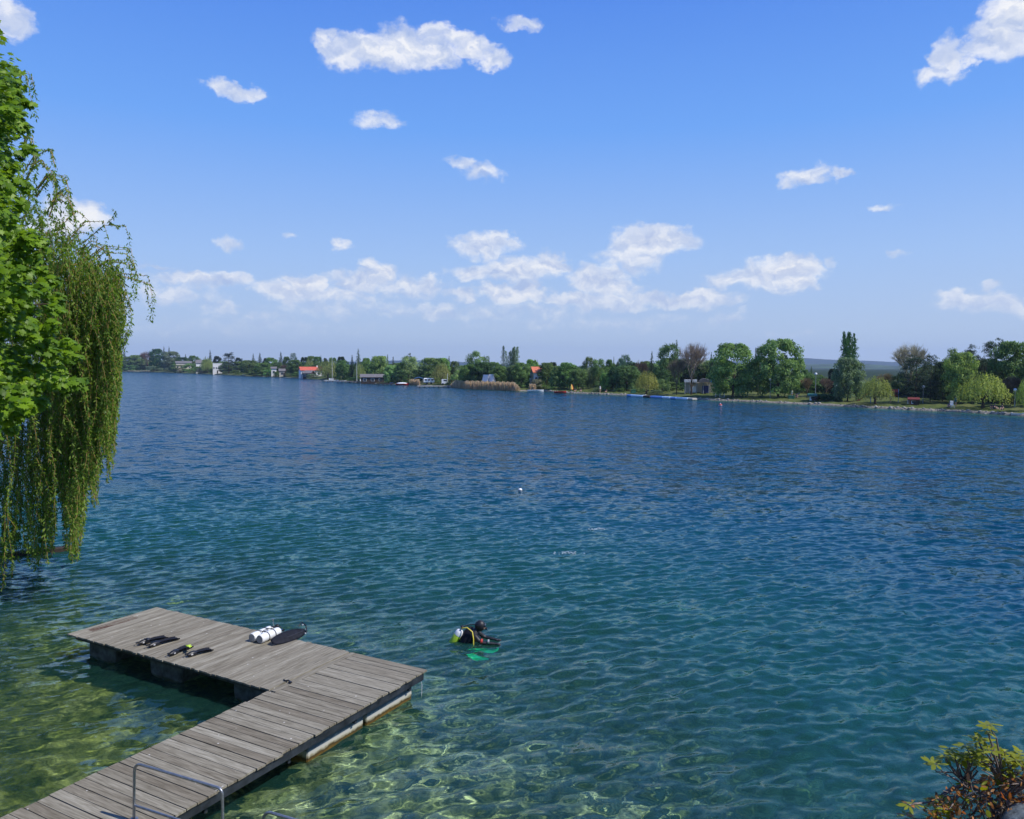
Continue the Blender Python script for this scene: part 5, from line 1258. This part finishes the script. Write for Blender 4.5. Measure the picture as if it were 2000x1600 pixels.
# strap left at the joint
p = at(562, 1331, DZ + .012); t = empty('loose_strap', tuple(p), ang, 'small black strap lying at the joint of the boards', 'strap')
mb = MB(); mb.tube([(-.12, .01, .01), (-.05, -.02, .012), (.0, .02, .018), (.06, .0, .015), (.12, -.03, .01)], .014, 6); mb.build('webbing', RUB, t)
mb = MB(); mb.box((.1, -.03, .015), (.07, .05, .03), bev=.008); mb.build('buckle', BLACKP, t)
# twin cylinders
TANK = pm('white_tank_paint', (.78, .79, .78), .28, var=.03, scale=5)
TBASE = pm('tank_base', (.30, .31, .30), .5, var=.15, scale=9)
CHR = pm('chrome', (.62, .64, .66), .15, .95, var=.05)
a0 = at(507, 1249, DZ + .11); a1 = at(553, 1229, DZ + .11); dv = (a1 - a0); dv.z = 0; dv.normalize(); yawt = math.atan2(dv.y, dv.x)
ts = empty('twin_cylinders', (a0.x, a0.y, DZ), yawt, 'pair of white scuba cylinders strapped together at the far edge of the dock', 'scuba tanks')
R_ = .105; LT = .66
for yy in (0, .235):
    mb = MB(); pts = []; rr = []
    for (x, r) in ((0, .80), (.012, .95), (.03, 1), (LT - .08, 1), (LT - .04, .93), (LT - .01, .74), (LT + .02, .42), (LT + .04, .26)): pts.append((x, yy, R_ + .005)); rr.append(r * R_)
    mb.tube(pts, rr, 24); cyl = mb.build('cylinder', TANK, ts)
    mb = MB(); mb.tube([(-.004, yy, R_ + .005), (.004, yy, R_ + .005)], R_ * .86, 20); mb.build('tank_foot', TBASE, cyl)
    mb = MB(); mb.tube([(LT + .03, yy, R_), (LT + .1, yy, R_)], .024, 10); mb.tube([(LT + .075, yy - .035, R_), (LT + .075, yy + .035, R_)], .017, 10); mb.build('valve', CHR, cyl)
    mb = MB(); mb.tube([(LT + .075, yy - .075, R_), (LT + .075, yy - .035, R_)], .028, 10); mb.build('valve_knob', BLACKP, cyl)
mb = MB(); mb.tube([(LT + .075, .03, R_ + .01), (LT + .075, .185, R_ + .01)], .014, 8); mb.build('manifold', CHR, ts)
for x in (.22, .43):
    mb = MB(); pts = []
    for k in range(22):
        a = 2 * math.pi * k / 21; cx = .1175 + (.1175 * (1 if math.cos(a) > 0 else -1) if abs(math.cos(a)) > .02 else 0)
        pts.append((x, cx + math.cos(a) * (R_ + .004), R_ + .005 + math.sin(a) * (R_ + .004)))
    mb.tube(pts, .011, 5, caps=False); mb.build('band', BLACKP, ts)
mb = MB(); mb.tube([(.2, .10, .2), (.3, .14, .215), (.45, .1, .21), (.55, .03, .21)], .01, 6); mb.build('harness_strap', BLACKP, ts)
mb = MB(); mb.tube([(LT + .05, .2, R_ + .03), (LT + .03, .21, .26), (LT + .02, .2, .36)], .009, 6); mb.tube([(LT + .02, .2, .33), (LT + .02, .2, .375)], .02, 8); mb.build('pressure_gauge', CHR, ts)
mb = MB(); mb.ell((LT + .04, .10, .20), (.05, .055, .045), 14, 8); mb.tube([(LT + .02, .12, .19), (LT - .06, .2, .21), (LT - .1, .1, .22), (LT + .05, -.02, .19)], .011, 6); mb.build('regulator', BLACKP, ts)
# buoyancy wing lying against the tanks
c0 = at(531, 1258, DZ + .04); c1 = at(596, 1234, DZ + .06); dv = c1 - c0; dv.z = 0; Lw_ = dv.length
t = empty('buoyancy_wing', (c0.x, c0.y, DZ), math.atan2(dv.y, dv.x), 'black buoyancy wing leaning against the white scuba cylinders', 'diving harness')
vs = []; fs = []; n = 12
for i in range(n + 1):
    s = i / n; x = Lw_ * s; hw = .17 * math.sin(math.pi * (.06 + .88 * s)) ** .55; th = .05 * math.sin(math.pi * (.05 + .9 * s)) ** .6
    for k in range(10):
        a = 2 * math.pi * k / 10; vs.append((x, hw * math.cos(a) * .8, .085 + th * math.sin(a) + .55 * hw * math.cos(a)))
for i in range(n):
    for k in range(10): fs.append((i * 10 + k, i * 10 + (k + 1) % 10, i * 10 + 10 + (k + 1) % 10, i * 10 + 10 + k))
fs += [tuple(range(10)), tuple(range(n * 10, n * 10 + 10))[::-1]]
mb = MB(); mb.add(vs, fs, 0, True); wg_ = mb.build('bladder', RUB2, t)
mb = MB(); mb.tube([(.08, -.02, .075), (Lw_ * .5, -.04, .09), (Lw_ - .08, -.02, .1)], .018, 6); mb.build('seam', RUB, t)
for k, (x, y, z) in enumerate(((Lw_ - .04, .06, .22), (Lw_ - .02, -.02, .12), (Lw_ - .1, -.1, .06))):
    mb = MB(); mb.tube([(x, y, z), (x + .03, y, z)], .02, 8); mb.build('d_ring', CLIP, t)
mb = MB(); mb.tube([(Lw_ - .1, .12, .2), (Lw_ + .02, .14, .26), (Lw_ + .04, .02, .2), (Lw_ - .02, -.08, .08)], .016, 7); mb.build('inflator_hose', RUB, t)

# ------------------------------------------------------------------ the diver in the water
SUIT = pm('neoprene', (.014, .015, .020), .5, var=.3, scale=14)
NAVYS = pm('navy_suit', (.008, .012, .045), .5, var=.3, scale=9)
dp = at(925, 1252, 0)
dv_ = empty('person', (dp.x, dp.y, 0), R(-6), 'scuba diver in a black hood facing right, chest deep in the lake', 'person')
J = [(-.30, 0, -.30, (.17, .15)), (-.20, 0, -.08, (.15, .16)), (-.08, 0, .12, (.19, .16)), (.02, 0, .24, (.15, .14)), (.08, 0, .31, .075), (.17, 0, .40, (.115, .125)),
     # 6.. near arm, reaching forward
     (.06, -.19, .19, .075), (.22, -.26, .05, .058), (.50, -.24, .035, .048), (.60, -.235, .03, .036),
     # 10.. far arm
     (.06, .19, .19, .075), (.25, .25, .02, .058), (.48, .20, .0, .046), (.57, .19, -.01, .036),
     # 14.. legs
     (-.50, -.12, -.40, .105), (-.66, -.14, -.50, .085), (-.36, -.28, -.56, .062), (-.12, -.44, -.54, .05),
     (-.46, .12, -.42, .105), (-.60, .14, -.55, .085), (-.32, .02, -.58, .062), (-.10, -.10, -.54, .05), (.26, 0, .42, .06)]
E_ = [(0, 1), (1, 2), (2, 3), (3, 4), (4, 5), (3, 6), (6, 7), (7, 8), (8, 9), (3, 10), (10, 11), (11, 12), (12, 13), (0, 14), (14, 15), (15, 16), (16, 17), (0, 18), (18, 19), (19, 20), (20, 21), (5, 22)]
for base, sgn in ((9, -1), (13, 1)):
    bx_, by_, bz_ = J[base][:3]
    for k, (yy, ln) in enumerate(((-.033, .070), (-.011, .080), (.011, .075), (.033, .06))):
        b = len(J); J += [(bx_ + .06, by_ + yy, bz_, .012), (bx_ + .06 + ln * .55, by_ + yy * 1.3, bz_ - .008, .010), (bx_ + .06 + ln, by_ + yy * 1.4, bz_ - .03, .009)]; E_ += [(base, b), (b, b + 1), (b + 1, b + 2)]
    b = len(J); J += [(bx_ + .01, by_ - sgn * .045, bz_, .013), (bx_ + .05, by_ - sgn * .07, bz_ - .01, .010)]; E_ += [(base, b), (b, b + 1)]
skin_body('body', J, E_, SUIT, dv_, 2)
mb = MB(); mb.ell((.165, 0, .40), (.135, .12, .145), 20, 14, mat=Matrix.Rotation(.25, 3, 'Y')); mb.build('hood', SUIT, dv_)
mb = MB(); mb.ell((.262, 0, .385), (.045, .075, .085), 14, 10); mb.build('face', SKIN, dv_)
mb = MB(); mb.box((.292, 0, .415), (.05, .15, .075), bev=.02); mb.build('mask', GLASS, dv_)
mb = MB(); mb.tube([(.27, .07, .42), (.15, .123, .43), (.03, .06, .44), (.03, -.06, .44), (.15, -.123, .43), (.27, -.07, .42)], .009, 6); mb.build('mask_strap', RUB, dv_)
mb = MB(); mb.tube([(.30, 0, .34), (.35, 0, .33)], .035, 10); mb.build('mouthpiece', BLACKP, dv_)
# jacket on the torso and the tank on the back
mb = MB(); mb.tube([(-.29, 0, -.25), (-.18, 0, -.03), (-.06, 0, .15), (.03, 0, .25)], [.19, .205, .215, .17], 18); mb.build('jacket', RUB2, dv_)
mb = MB(); mb.tube([(-.60, -.05, -.17), (-.585, -.05, -.13), (-.36, -.05, .22), (-.335, -.05, .27), (-.32, -.05, .295)], [.078, .10, .10, .075, .035], 18); tk_ = mb.build('scuba_tank', LIME, dv_)
mb = MB(); mb.tube([(-.40, -.05, .16), (-.358, -.05, .225), (-.333, -.05, .275), (-.32, -.05, .298)], [.102, .102, .078, .04], 18); mb.build('tank_shoulder', WPL, tk_)
mb = MB(); mb.tube([(-.325, -.05, .29), (-.295, -.05, .35)], .026, 10); mb.tube([(-.3, -.13, .335), (-.3, .05, .335)], .02, 8); mb.build('tank_valve', CHR, tk_)
mb = MB(); mb.ell((-.29, -.03, .37), (.045, .05, .035), 12, 8); mb.tube([(-.29, .05, .35), (-.08, .16, .38), (.08, .17, .36), (.28, .08, .34)], .012, 6); mb.build('regulator', BLACKP, dv_)
mb = MB(); mb.tube([(-.28, -.1, .35), (-.14, -.18, .40), (.0, -.22, .31), (.04, -.28, .14), (.04, -.28, -.05), (.0, -.27, -.18)], .016, 8); mb.build('yellow_hose', pm('yellow_hose', (.75, .62, .08), .4, var=.05), dv_)
for z in (.0, -.14):
    mb = MB(); mb.tube([(-.18 + z * .5, -.2, z + .02), (-.38 + z * .5, -.09, z + .06), (-.38 + z * .5, .14, z + .06), (-.18 + z * .5, .2, z + .02)], .016, 6); mb.build('tank_strap', RUB, dv_)
mb = MB(); mb.tube([(.40, -.255, .09), (.44, -.252, .09)], .052, 12); mb.build('dive_computer', CLIP, dv_)
mb = MB(); mb.tube([(.22, -.275, .10), (.27, -.27, .09)], .062, 12); mb.build('red_patch', RED, dv_)
mb = MB()
for a, b in (((-.30, 0, -.28), (-.34, 0, -.42)),): mb.tube([a, b], [.20, .19], 14)
mb.build('trousers', NAVYS, dv_)
FING = pm('green_fin', (.02, .95, .42), .45, var=.08)
for k, (y0, ang_, z0) in enumerate(((-.50, -.95, -.56), (-.12, -.45, -.54))):
    f_ = MB(); vs = []; fs = []; ca, sa = math.cos(ang_), math.sin(ang_)
    for i in range(8):
        s = i / 7; x = -.12 + .78 * s; hw = .08 + .11 * s ** .7
        for (a, dz_) in ((-1, .03), (-.8, 0), (0, .012), (.8, 0), (1, .03)):
            yl = a * hw; vs.append((x * ca - yl * sa, y0 + x * sa + yl * ca, z0 + .07 + .25 * s * s + dz_))
    for i in range(7):
        for j in range(4): a = i * 5 + j; fs.append((a, a + 1, a + 6, a + 5))
    b = len(vs); vs += [(x, y, z - .015) for x, y, z in vs]; fs += [tuple(i + b for i in f)[::-1] for f in fs]
    f_.add(vs, fs, 0, True); f_.build('fin', FING, dv_)
for ch in dv_.children_recursive: ch.cycles.is_caustics_receiver = True
for ch in dock.children_recursive: ch.cycles.is_caustics_receiver = True
# bubbles breaking the surface
FOAM = pm('foam', (.50, .58, .62), .3, var=.05)
for (px, py, wpx, lab) in ((1161, 1034, 30, 'patch of diver bubbles breaking the surface, right one of two'), (1106, 1081, 46, 'patch of diver bubbles breaking the surface, left and nearer one of two')):
    p = at(px, py, 0); s = mpx(p); rs = np.random.RandomState(px); mb = MB()
    for k in range(60):
        a = rs.rand() * 6.28; x = rs.randn() * wpx * s * .28; y = rs.randn() * .10 + .05 * math.sin(x * 9); r = .005 + .013 * rs.rand() ** 2
        mb.ell((x, y, .015), (r * 2.6, r * 1.3, r * .7), 7, 5)
    tag(mb.build('bubbles', FOAM, None, (p.x, p.y, 0)), lab, 'bubbles', None, 'stuff')
# floating beam below the near willow
a = at(-20, 1088, .05); b = at(152, 1070, .05); t = empty('floating_beam', (a.x, a.y, 0), math.atan2((b - a).y, (b - a).x), 'dark wooden beam floating under the hanging willow strands', 'beam')
Lb = (b - a).length
mb = MB(); mb.box((Lb / 2, 0, .05), (Lb, .28, .2), bev=.03); mb.build('timber', DWOOD, t)
for x in (.1, .5, .9):
    mb = MB(); mb.tube([(Lb * x, -.16, .05), (Lb * x, 0, .18), (Lb * x, .16, .05)], .03, 6); mb.build('strap', BLACKP, t)

# ------------------------------------------------------------------ near maple (left edge)
def point_in(poly, x, y):
    c = False; j = len(poly) - 1
    for i in range(len(poly)):
        if (poly[i][1] > y) != (poly[j][1] > y) and x < (poly[j][0] - poly[i][0]) * (y - poly[i][1]) / (poly[j][1] - poly[i][1]) + poly[i][0]: c = not c
        j = i
    return c
LOBES = [(0, -.55), (.10, -.30), (.42, -.42), (.36, -.18), (.62, .02), (.34, .14), (.30, .34), (.12, .30), (0, .62), (-.12, .30), (-.30, .34), (-.34, .14), (-.62, .02), (-.36, -.18), (-.42, -.42), (-.10, -.30)]
LB = np.array(LOBES)
def leaves_mesh(name, cs, ns, ups, size, rs, mat, shape=LB, fold=.12, clump=None):
    """real leaf outlines: every leaf a fan of its own with a slight fold"""
    k = len(cs); n = ns / np.linalg.norm(ns, axis=1, keepdims=True)
    v = ups - n * (ups * n).sum(1, keepdims=True); v /= np.linalg.norm(v, axis=1, keepdims=True) + 1e-9; u = np.cross(v, n)
    s = (size * (.65 + .6 * rs.rand(k)))[:, None, None]
    m = len(shape); P = shape[None, :, :]
    pts = cs[:, None, :] + s * (u[:, None, :] * P[:, :, 0:1] + v[:, None, :] * P[:, :, 1:2] - n[:, None, :] * fold * (np.abs(P[:, :, 0:1]) * 1.6 + P[:, :, 1:2] ** 2))
    V = np.concatenate([cs[:, None, :], pts], 1).reshape(-1, 3)
    i = np.arange(m); tri = np.stack([np.zeros(m, int), 1 + i, 1 + (i + 1) % m], 1)
    F = (tri[None] + (np.arange(k) * (m + 1))[:, None, None]).reshape(-1, 3)
    tone = np.repeat(np.clip((clump if clump is not None else .5) + .22 * rs.randn(k), 0, 1), m)
    return np_mesh(name, V, F, mat, fattr={'tone': tone})
MAPLE = leaf_mat('maple_leaf', (.125, .235, .008), .38, .55, .45, tint=(1.5, 1.35, .35))
rs = np.random.RandomState(31)
mpoly = [(-520, -260), (-200, -220), (-60, -60), (-22, 60), (-12, 118), (28, 108), (34, 150), (46, 190), (58, 205), (66, 250), (68, 330), (60, 352), (62, 400), (66, 440), (80, 475), (102, 500), (108, 560), (120, 620), (136, 650), (150, 668), (158, 720), (156, 752), (140, 790), (90, 800), (62, 812), (30, 830), (-20, 850), (-120, 880), (-320, 900), (-520, 900)]
mt = empty('maple_tree', (-13.8, 10.4, float(gz(-13.8, 10.4)) - .2), 0, 'maple tree with big bright green lobed leaves at the left edge of the picture', 'tree')
M0 = mt.location.copy()
cl = []
while len(cl) < 1300:
    px, py = rs.uniform(-520, 165), rs.uniform(-260, 900)
    # the mass lies in a bent sheet about two metres thick, with hollows in it
    if not point_in(mpoly, px, py): continue
    Y = 10.6 + rs.uniform(-1.3, 1.3) + .5 * math.sin(py * .012)
    if math.sin(px * .03 + 1.2) * math.sin(py * .021 + .6) > .48 and rs.rand() < .9: continue
    q = atd(px, py, Y); cl.append(((q.x, q.y, q.z), px, py))
for k in range(420):                                   # the shaded inside of the crown
    px, py = rs.uniform(-160, 42), rs.uniform(130, 840); q = atd(px, py, 12.6 + rs.uniform(-.6, 1.2)); cl.append(((q.x, q.y, q.z), px, py))
C, Nn, U, Tn = [], [], [], []
for (c, px, py) in cl:
    n = 34 if px > -120 else 12; r = .30
    d = rs.randn(n, 3); d /= np.linalg.norm(d, axis=1, keepdims=True); rad = r * rs.rand(n) ** .4 * (.75 if px > -60 else 1)
    pp = np.array(c) + d * rad[:, None] * np.array([.85, 1.1, .75]) * (.55 if px > 20 else 1)
    C.append(pp); Nn.append(d * .5 + np.array([.35, -.45, .75]) + .35 * rs.randn(n, 3)); U.append(d * .6 + np.array([.2, -.3, -1.0]) + .3 * rs.randn(n, 3)); Tn.append(np.full(n, .3 + .4 * rs.rand()))
C = np.concatenate(C); o = link('crown', leaves_mesh('crown', C - np.array(M0), np.concatenate(Nn), np.concatenate(U), .090, rs, MAPLE, clump=np.concatenate(Tn)), mt)
mb = MB(); H0 = 13.5
mb.tube([(0, 0, -.3), (.1, .05, 2), (.25, 0, 5), (.5, .1, 8), (.9, .1, 11), (1.2, 0, H0)], [.30, .24, .20, .15, .09, .04], 12)
mb.build('trunk', BARK, mt)
mb = MB(); rr_ = random.Random(4)
sel = sorted(rr_.sample(range(len(cl)), 60))
for i in sel:
    e = Vector(cl[i][0]) - M0; zb = max(1.5, min(11, e.z - 1.2)); s = Vector((.25 + .07 * zb * .5, .05, zb)); m_ = (s + e) / 2 + Vector((0, 0, .35))
    mb.tube([s, m_, e], [.055, .03, .010], 6)
mb.build('branches', BARK, mt)

# ------------------------------------------------------------------ weeping willow behind it
WILL = leaf_mat('willow_leaf', (.175, .275, .045), .55, .45, .5, tint=(1.25, 1.3, .4))
YB = pm('willow_bark', (.42, .27, .09), .8, var=.3, scale=5)
wt0 = Vector((-24.5, 29, float(gz(-24.5, 29)) - .3))
wt = empty('willow_tree', wt0, 0, 'weeping willow hanging its long strands over the water at the left edge', 'tree')
prof_top = [(-700, 160), (-200, 190), (-20, 270), (20, 310), (60, 365), (90, 400), (125, 440), (150, 468), (190, 500), (215, 512), (245, 515), (258, 530)]
prof_bot = [(-700, 1210), (-60, 1190), (0, 1158), (25, 1150), (45, 1100), (70, 1118), (92, 1108), (104, 1085), (112, 960), (122, 1000), (132, 1100), (158, 1104), (163, 1000), (172, 930), (185, 1004), (196, 900), (206, 880), (214, 950), (222, 860), (228, 760), (233, 640), (245, 560), (258, 530)]
LW = np.array([(0, -.5), (.13, -.2), (.15, .1), (0, .5), (-.15, .1), (-.13, -.2)])
C, Nn, U, Tn = [], [], [], []
tw = MB(); rr_ = random.Random(9)
def strand(pts, sp, tn, dens=1.0):
    """leaves along a hanging twig"""
    P = np.array([tuple(p) for p in pts]); seg = np.linalg.norm(np.diff(P, axis=0), axis=1); Ls = seg.sum(); n = max(4, int(Ls / sp * dens)); t = np.sort(rs.rand(n)) * Ls
    cum = np.concatenate([[0], np.cumsum(seg)]); q = np.stack([np.interp(t, cum, P[:, k]) for k in range(3)], 1)
    a = rs.rand(n) * 6.283; sd = np.stack([np.cos(a), np.sin(a), np.zeros(n)], 1)
    C.append(q + sd * .045 + rs.randn(n, 3) * .012); Nn.append(sd * .4 + np.array([0, 0, .6]) + .5 * rs.randn(n, 3)); U.append(sd * .75 + np.array([0, 0, -1.0]) + .3 * rs.randn(n, 3)); Tn.append(np.full(n, tn))
for k in range(1500):
    px = rs.uniform(-330, 232) if k < 800 else 232 - abs(rs.randn()) * 85
    yt = np.interp(px, [p[0] for p in prof_top], [p[1] for p in prof_top]); yb = np.interp(px, [p[0] for p in prof_bot], [p[1] for p in prof_bot])
    yb -= abs(rs.randn()) * 45 + (0 if rs.rand() < .5 else rs.rand() * 200)
    a = yt + rs.rand() ** 1.3 * (yb - yt) * .7; Ln = min(yb - a, 90 + 330 * rs.rand()); Ln = max(Ln, 40); a = yb - Ln if rs.rand() < .35 else a
    b = min(yb, a + Ln); Y = 24.5 + rs.uniform(-2.2, 3.5)
    p0, p1 = atd(px + rs.uniform(-10, 4), a, Y), atd(px, b, Y); p1.z = max(.12, p1.z)
    if p0.z < p1.z + .4: continue
    sw = rs.uniform(-.25, .25); mid = [p0.lerp(p1, q) + Vector((sw * math.sin(q * 3.14) + .12 * math.sin(q * 9 + k), .15 * math.sin(q * 5 + k), 0)) for q in (0, .15, .35, .55, .75, .9, 1)]
    strand(mid, .027, .2 + .6 * rs.rand())
    if px > -40: tw.tube(mid, [.006] * 7, 3, caps=False)
# arching side branches and airy upper sprays
sprays = [((40, 300), (62, 268)), ((30, 170), (58, 148)), ((50, 345), (100, 292)), ((70, 380), (126, 352)), ((60, 330), (104, 335)), ((90, 420), (128, 372)), ((110, 450), (150, 440)), ((130, 480), (190, 455)), ((160, 470), (240, 440)),
          ((150, 500), (215, 490)), ((160, 520), (252, 492)), ((170, 540), (258, 515)), ((190, 560), (288, 548)), ((200, 590), (246, 575)), ((180, 620), (240, 590)), ((120, 430), (175, 425)), ((100, 400), (140, 400)), ((80, 360), (108, 350)), ((140, 470), (200, 430)), ((100, 520), (160, 560)), ((100, 525), (200, 548)), ((150, 640), (205, 620))]
for (x0, y0), (x1, y1) in sprays:
    for r_ in range(1 if y1 < 460 and x1 > 140 else 3):
        Y = 24.5 + rs.uniform(-1.5, 1.5); j = rs.uniform(-9, 9, 4)
        p0, p1 = atd(x0 + j[0], y0 + j[1], Y), atd(x1 + j[2] * .6, y1 + j[3], Y + rs.uniform(-.5, .5)); m_ = (p0 + p1) / 2 + Vector((0, 0, .3)); dr = p1 + Vector((.12, 0, -.35 - .5 * rs.rand())); dr2 = dr + Vector((-.05, 0, -.4 - .4 * rs.rand()))
        strand([p0, m_, p1, dr, dr2], .04, .3 + .5 * rs.rand(), 1.0)
        tw.tube([p0, m_, p1, dr], [.018, .014, .008, .005], 4, caps=False)
for k in range(260):                                   # ragged leafy mass of the upper part
    px = rs.uniform(-200, 165); yt = np.interp(px, [p[0] for p in prof_top], [p[1] for p in prof_top]); py = yt + rs.rand() * 260
    Y = 24.5 + rs.uniform(-2, 3); p0 = atd(px, py, Y); e = p0 + Vector((rs.uniform(.05, .4), rs.uniform(-.5, .5), rs.uniform(-.2, .25))); f_ = e + Vector((.15, 0, -.7 * rs.rand() - .2))
    strand([p0, e, f_], .03, .3 + .5 * rs.rand(), 1.2)
C = np.concatenate(C); print('willow leaves', len(C))
o = link('crown', leaves_mesh('crown', C - np.array(wt0), np.concatenate(Nn), np.concatenate(U), .13, rs, WILL, LW, .05, np.concatenate(Tn)), wt)
tw.v = [tuple(Vector(v) - wt0) for v in tw.v]; tw.build('twigs', YB, wt)
mb = MB()
mb.tube([(0, 0, -.3), (.3, -.3, 2.5), (1.0, -.8, 5.5), (2.0, -1.5, 8.5), (3.2, -2.2, 11), (4.2, -2.6, 13)], [.55, .42, .34, .24, .14, .06], 12)
mb.build('trunk', BARK, wt)
mb = MB()
for (px, py, Y) in ((100, 520, 24.5), (150, 545, 24.3), (140, 600, 24), (60, 420, 25), (20, 300, 25), (-80, 260, 26), (-160, 500, 25), (80, 880, 24), (0, 700, 24.5), (30, 900, 24.6), (110, 640, 24.2), (175, 548, 24.4)):
    e = atd(px, py, Y) - wt0; s = Vector((2.0, -1.5, min(9.5, max(4.5, e.z - 1.5)))); mb.tube([s, (s + e) / 2 + Vector((0, 0, .8)), e], [.12, .06, .02], 7)
mb.build('branches', YB, wt)

# ------------------------------------------------------------------ shrub at the lower right
RHO = leaf_mat('shrub_leaf', (.27, .30, .025), .4, .4, .38, tint=(1.4, 1.3, .3))
RHB = leaf_mat('shrub_leaf_red', (.42, .20, .06), .4, .7, .45, tint=(1.3, .8, .4))
SHB = pm('shrub_bark', (.24, .19, .16), .8, var=.4, scale=30)
base = atd(1975, 1640, 7.9)
sb = empty('shrub', base, 0, 'sprawling shrub with light green leaf rosettes and reddish dry leaves at the lower right', 'bush')
S0 = sb.location.copy()
LR = np.array([(0, 0), (.12, .18), (.19, .45), (.15, .75), (0, 1.0), (-.15, .75), (-.19, .45), (-.12, .18)])
whorls = [(1935, 1414), (1928, 1428), (1922, 1446), (1908, 1440), (1906, 1462), (1886, 1456), (1896, 1468), (1912, 1474), (1927, 1462), (1938, 1466), (1950, 1462), (1962, 1468), (1975, 1474), (1984, 1484), (1992, 1492), (1903, 1482), (1915, 1487), (1894, 1480), (1880, 1478),
          (1854, 1461), (1859, 1471), (1844, 1474), (1820, 1489), (1828, 1492), (1872, 1482), (1960, 1484), (1972, 1500), (1995, 1470), (1950, 1508), (1942, 1520), (1856, 1556), (1829, 1561), (1824, 1570), (1775, 1572), (1770, 1590), (1780, 1600), (1848, 1570), (1985, 1520), (1930, 1500), (2010, 1500), (2020, 1480), (2005, 1520), (2030, 1510)]
gC, gN, gU = [], [], []; rC, rN, rU = [], [], []; tw = MB()
nodes = []
for (px, py) in whorls + [(q[0] + rs.uniform(-9, 9), q[1] + rs.uniform(-6, 12)) for q in whorls[::3]]:
    Y = 8.0 + rs.uniform(-.25, .25); c = atd(px, py, Y); nodes.append(c)
    n = rs.randint(7, 11); a0_ = rs.rand() * 6.28
    for k in range(n):
        a = a0_ + 6.283 * k / n; dr = -.45 * rs.rand() + .25
        d = np.array([math.cos(a), math.sin(a), dr]); L_ = gC if (py < 1530 or rs.rand() < .4) else rC; Ln_, Lu = (gN, gU) if L_ is gC else (rN, rU)
        L_.append(np.array(c) + d * .012); Ln_.append(np.array([-d[0] * dr, -d[1] * dr, 1.0]) + .25 * rs.randn(3)); Lu.append(d)
hubs = [atd(1900, 1600, 8.2), atd(1940, 1580, 8.0), atd(1975, 1560, 7.9), atd(1860, 1610, 8.2), atd(1925, 1540, 8.05), atd(1960, 1530, 7.95), atd(1890, 1530, 8.1)]
for h in hubs: tw.tube([Vector(base) + Vector((rs.uniform(-.3, .1), rs.uniform(-.2, .2), -.3)), (Vector(base) + h) / 2 + Vector((rs.uniform(-.1, .1), 0, .05)), h], [.035, .026, .018], 7)
for c in nodes:
    h = min(hubs, key=lambda q: (q - c).length); k1 = h.lerp(c, .4) + Vector((rs.uniform(-.07, .07), rs.uniform(-.05, .05), rs.uniform(-.07, .04))); k2 = h.lerp(c, .75) + Vector((rs.uniform(-.05, .05), 0, rs.uniform(-.05, .03)))
    tw.tube([h, k1, k2, c], [.014, .010, .007, .005], 6)
for k in range(95):                                     # bare dry twigs and reddish leaves low down
    px, py = 1840 + 190 * rs.rand() ** .6, 1512 + 110 * rs.rand(); h = hubs[rs.randint(len(hubs))]; c = atd(px, py, 8.0 + rs.uniform(-.3, .3)); q = c + Vector((rs.uniform(-.2, .15), rs.uniform(-.1, .1), rs.uniform(-.05, .16)))
    tw.tube([h.lerp(c, .5), c, q], [.010, .007, .003], 5)
for k in range(1000):
    px = 2040 - 230 * rs.rand() ** 1.2; lim = np.interp(px, [1780, 1840, 1880, 1930, 2040], [1590, 1555, 1530, 1515, 1500]); py = lim + (1650 - lim) * rs.rand()
    c = np.array(atd(px, py, 8.05 + rs.uniform(-.35, .35))); d = rs.randn(3)
    if rs.rand() < .16: gC.append(c); gN.append(rs.randn(3) + [0, 0, 1]); gU.append(d)
    else: rC.append(c); rN.append(rs.randn(3) + [0, 0, .6]); rU.append(d)
S0n = np.array(S0)
for (a, b, c_, mt_, sz, nm) in ((gC, gN, gU, RHO, .105, 'green_leaves'), (rC, rN, rU, RHB, .075, 'dry_leaves')):
    link(nm, leaves_mesh(nm, np.array(a) - S0n, np.array(b), np.array(c_), sz, rs, mt_, LR, .1), sb)
tw.v = [tuple(Vector(v) - S0) for v in tw.v]; tw.build('stems', SHB, sb)
# pale boulder in the corner
bp_ = atd(2012, 1600, 7.6)
bm2 = bmesh.new(); bmesh.ops.create_icosphere(bm2, subdivisions=4, radius=.26)
for v in bm2.verts:
    n_ = v.co.normalized(); v.co *= 1 + .05 * math.sin(n_.x * 5 + 1) + .04 * math.sin(n_.y * 7 + n_.z * 4); v.co.z *= .85
me = bpy.data.meshes.new('boulder'); bm2.to_mesh(me); bm2.free(); me.shade_smooth(); me.materials.append(pm('pale_rock', (.17, .205, .215), .9, var=.4, scale=9, bump=.8))
tag(link('boulder', me, None, bp_ + Vector((0, 0, -.12))), 'pale grey rounded boulder under the shrub in the lower right corner', 'rock')

# ------------------------------------------------------------------ haze
mb = MB(); mb.box((0, 3500, 88), (19000, 10000, 236))
hz, nt, out = new_mat('haze')
pv = N(nt, 'ShaderNodeVolumePrincipled'); pv.inputs['Density'].default_value = 1e-4; pv.inputs['Color'].default_value = (.62, .76, 1.0, 1); pv.inputs['Anisotropy'].default_value = .2
L(nt, pv.outputs[0], out.inputs['Volume'])
tag(mb.build('haze', hz), None, None, None, 'stuff')
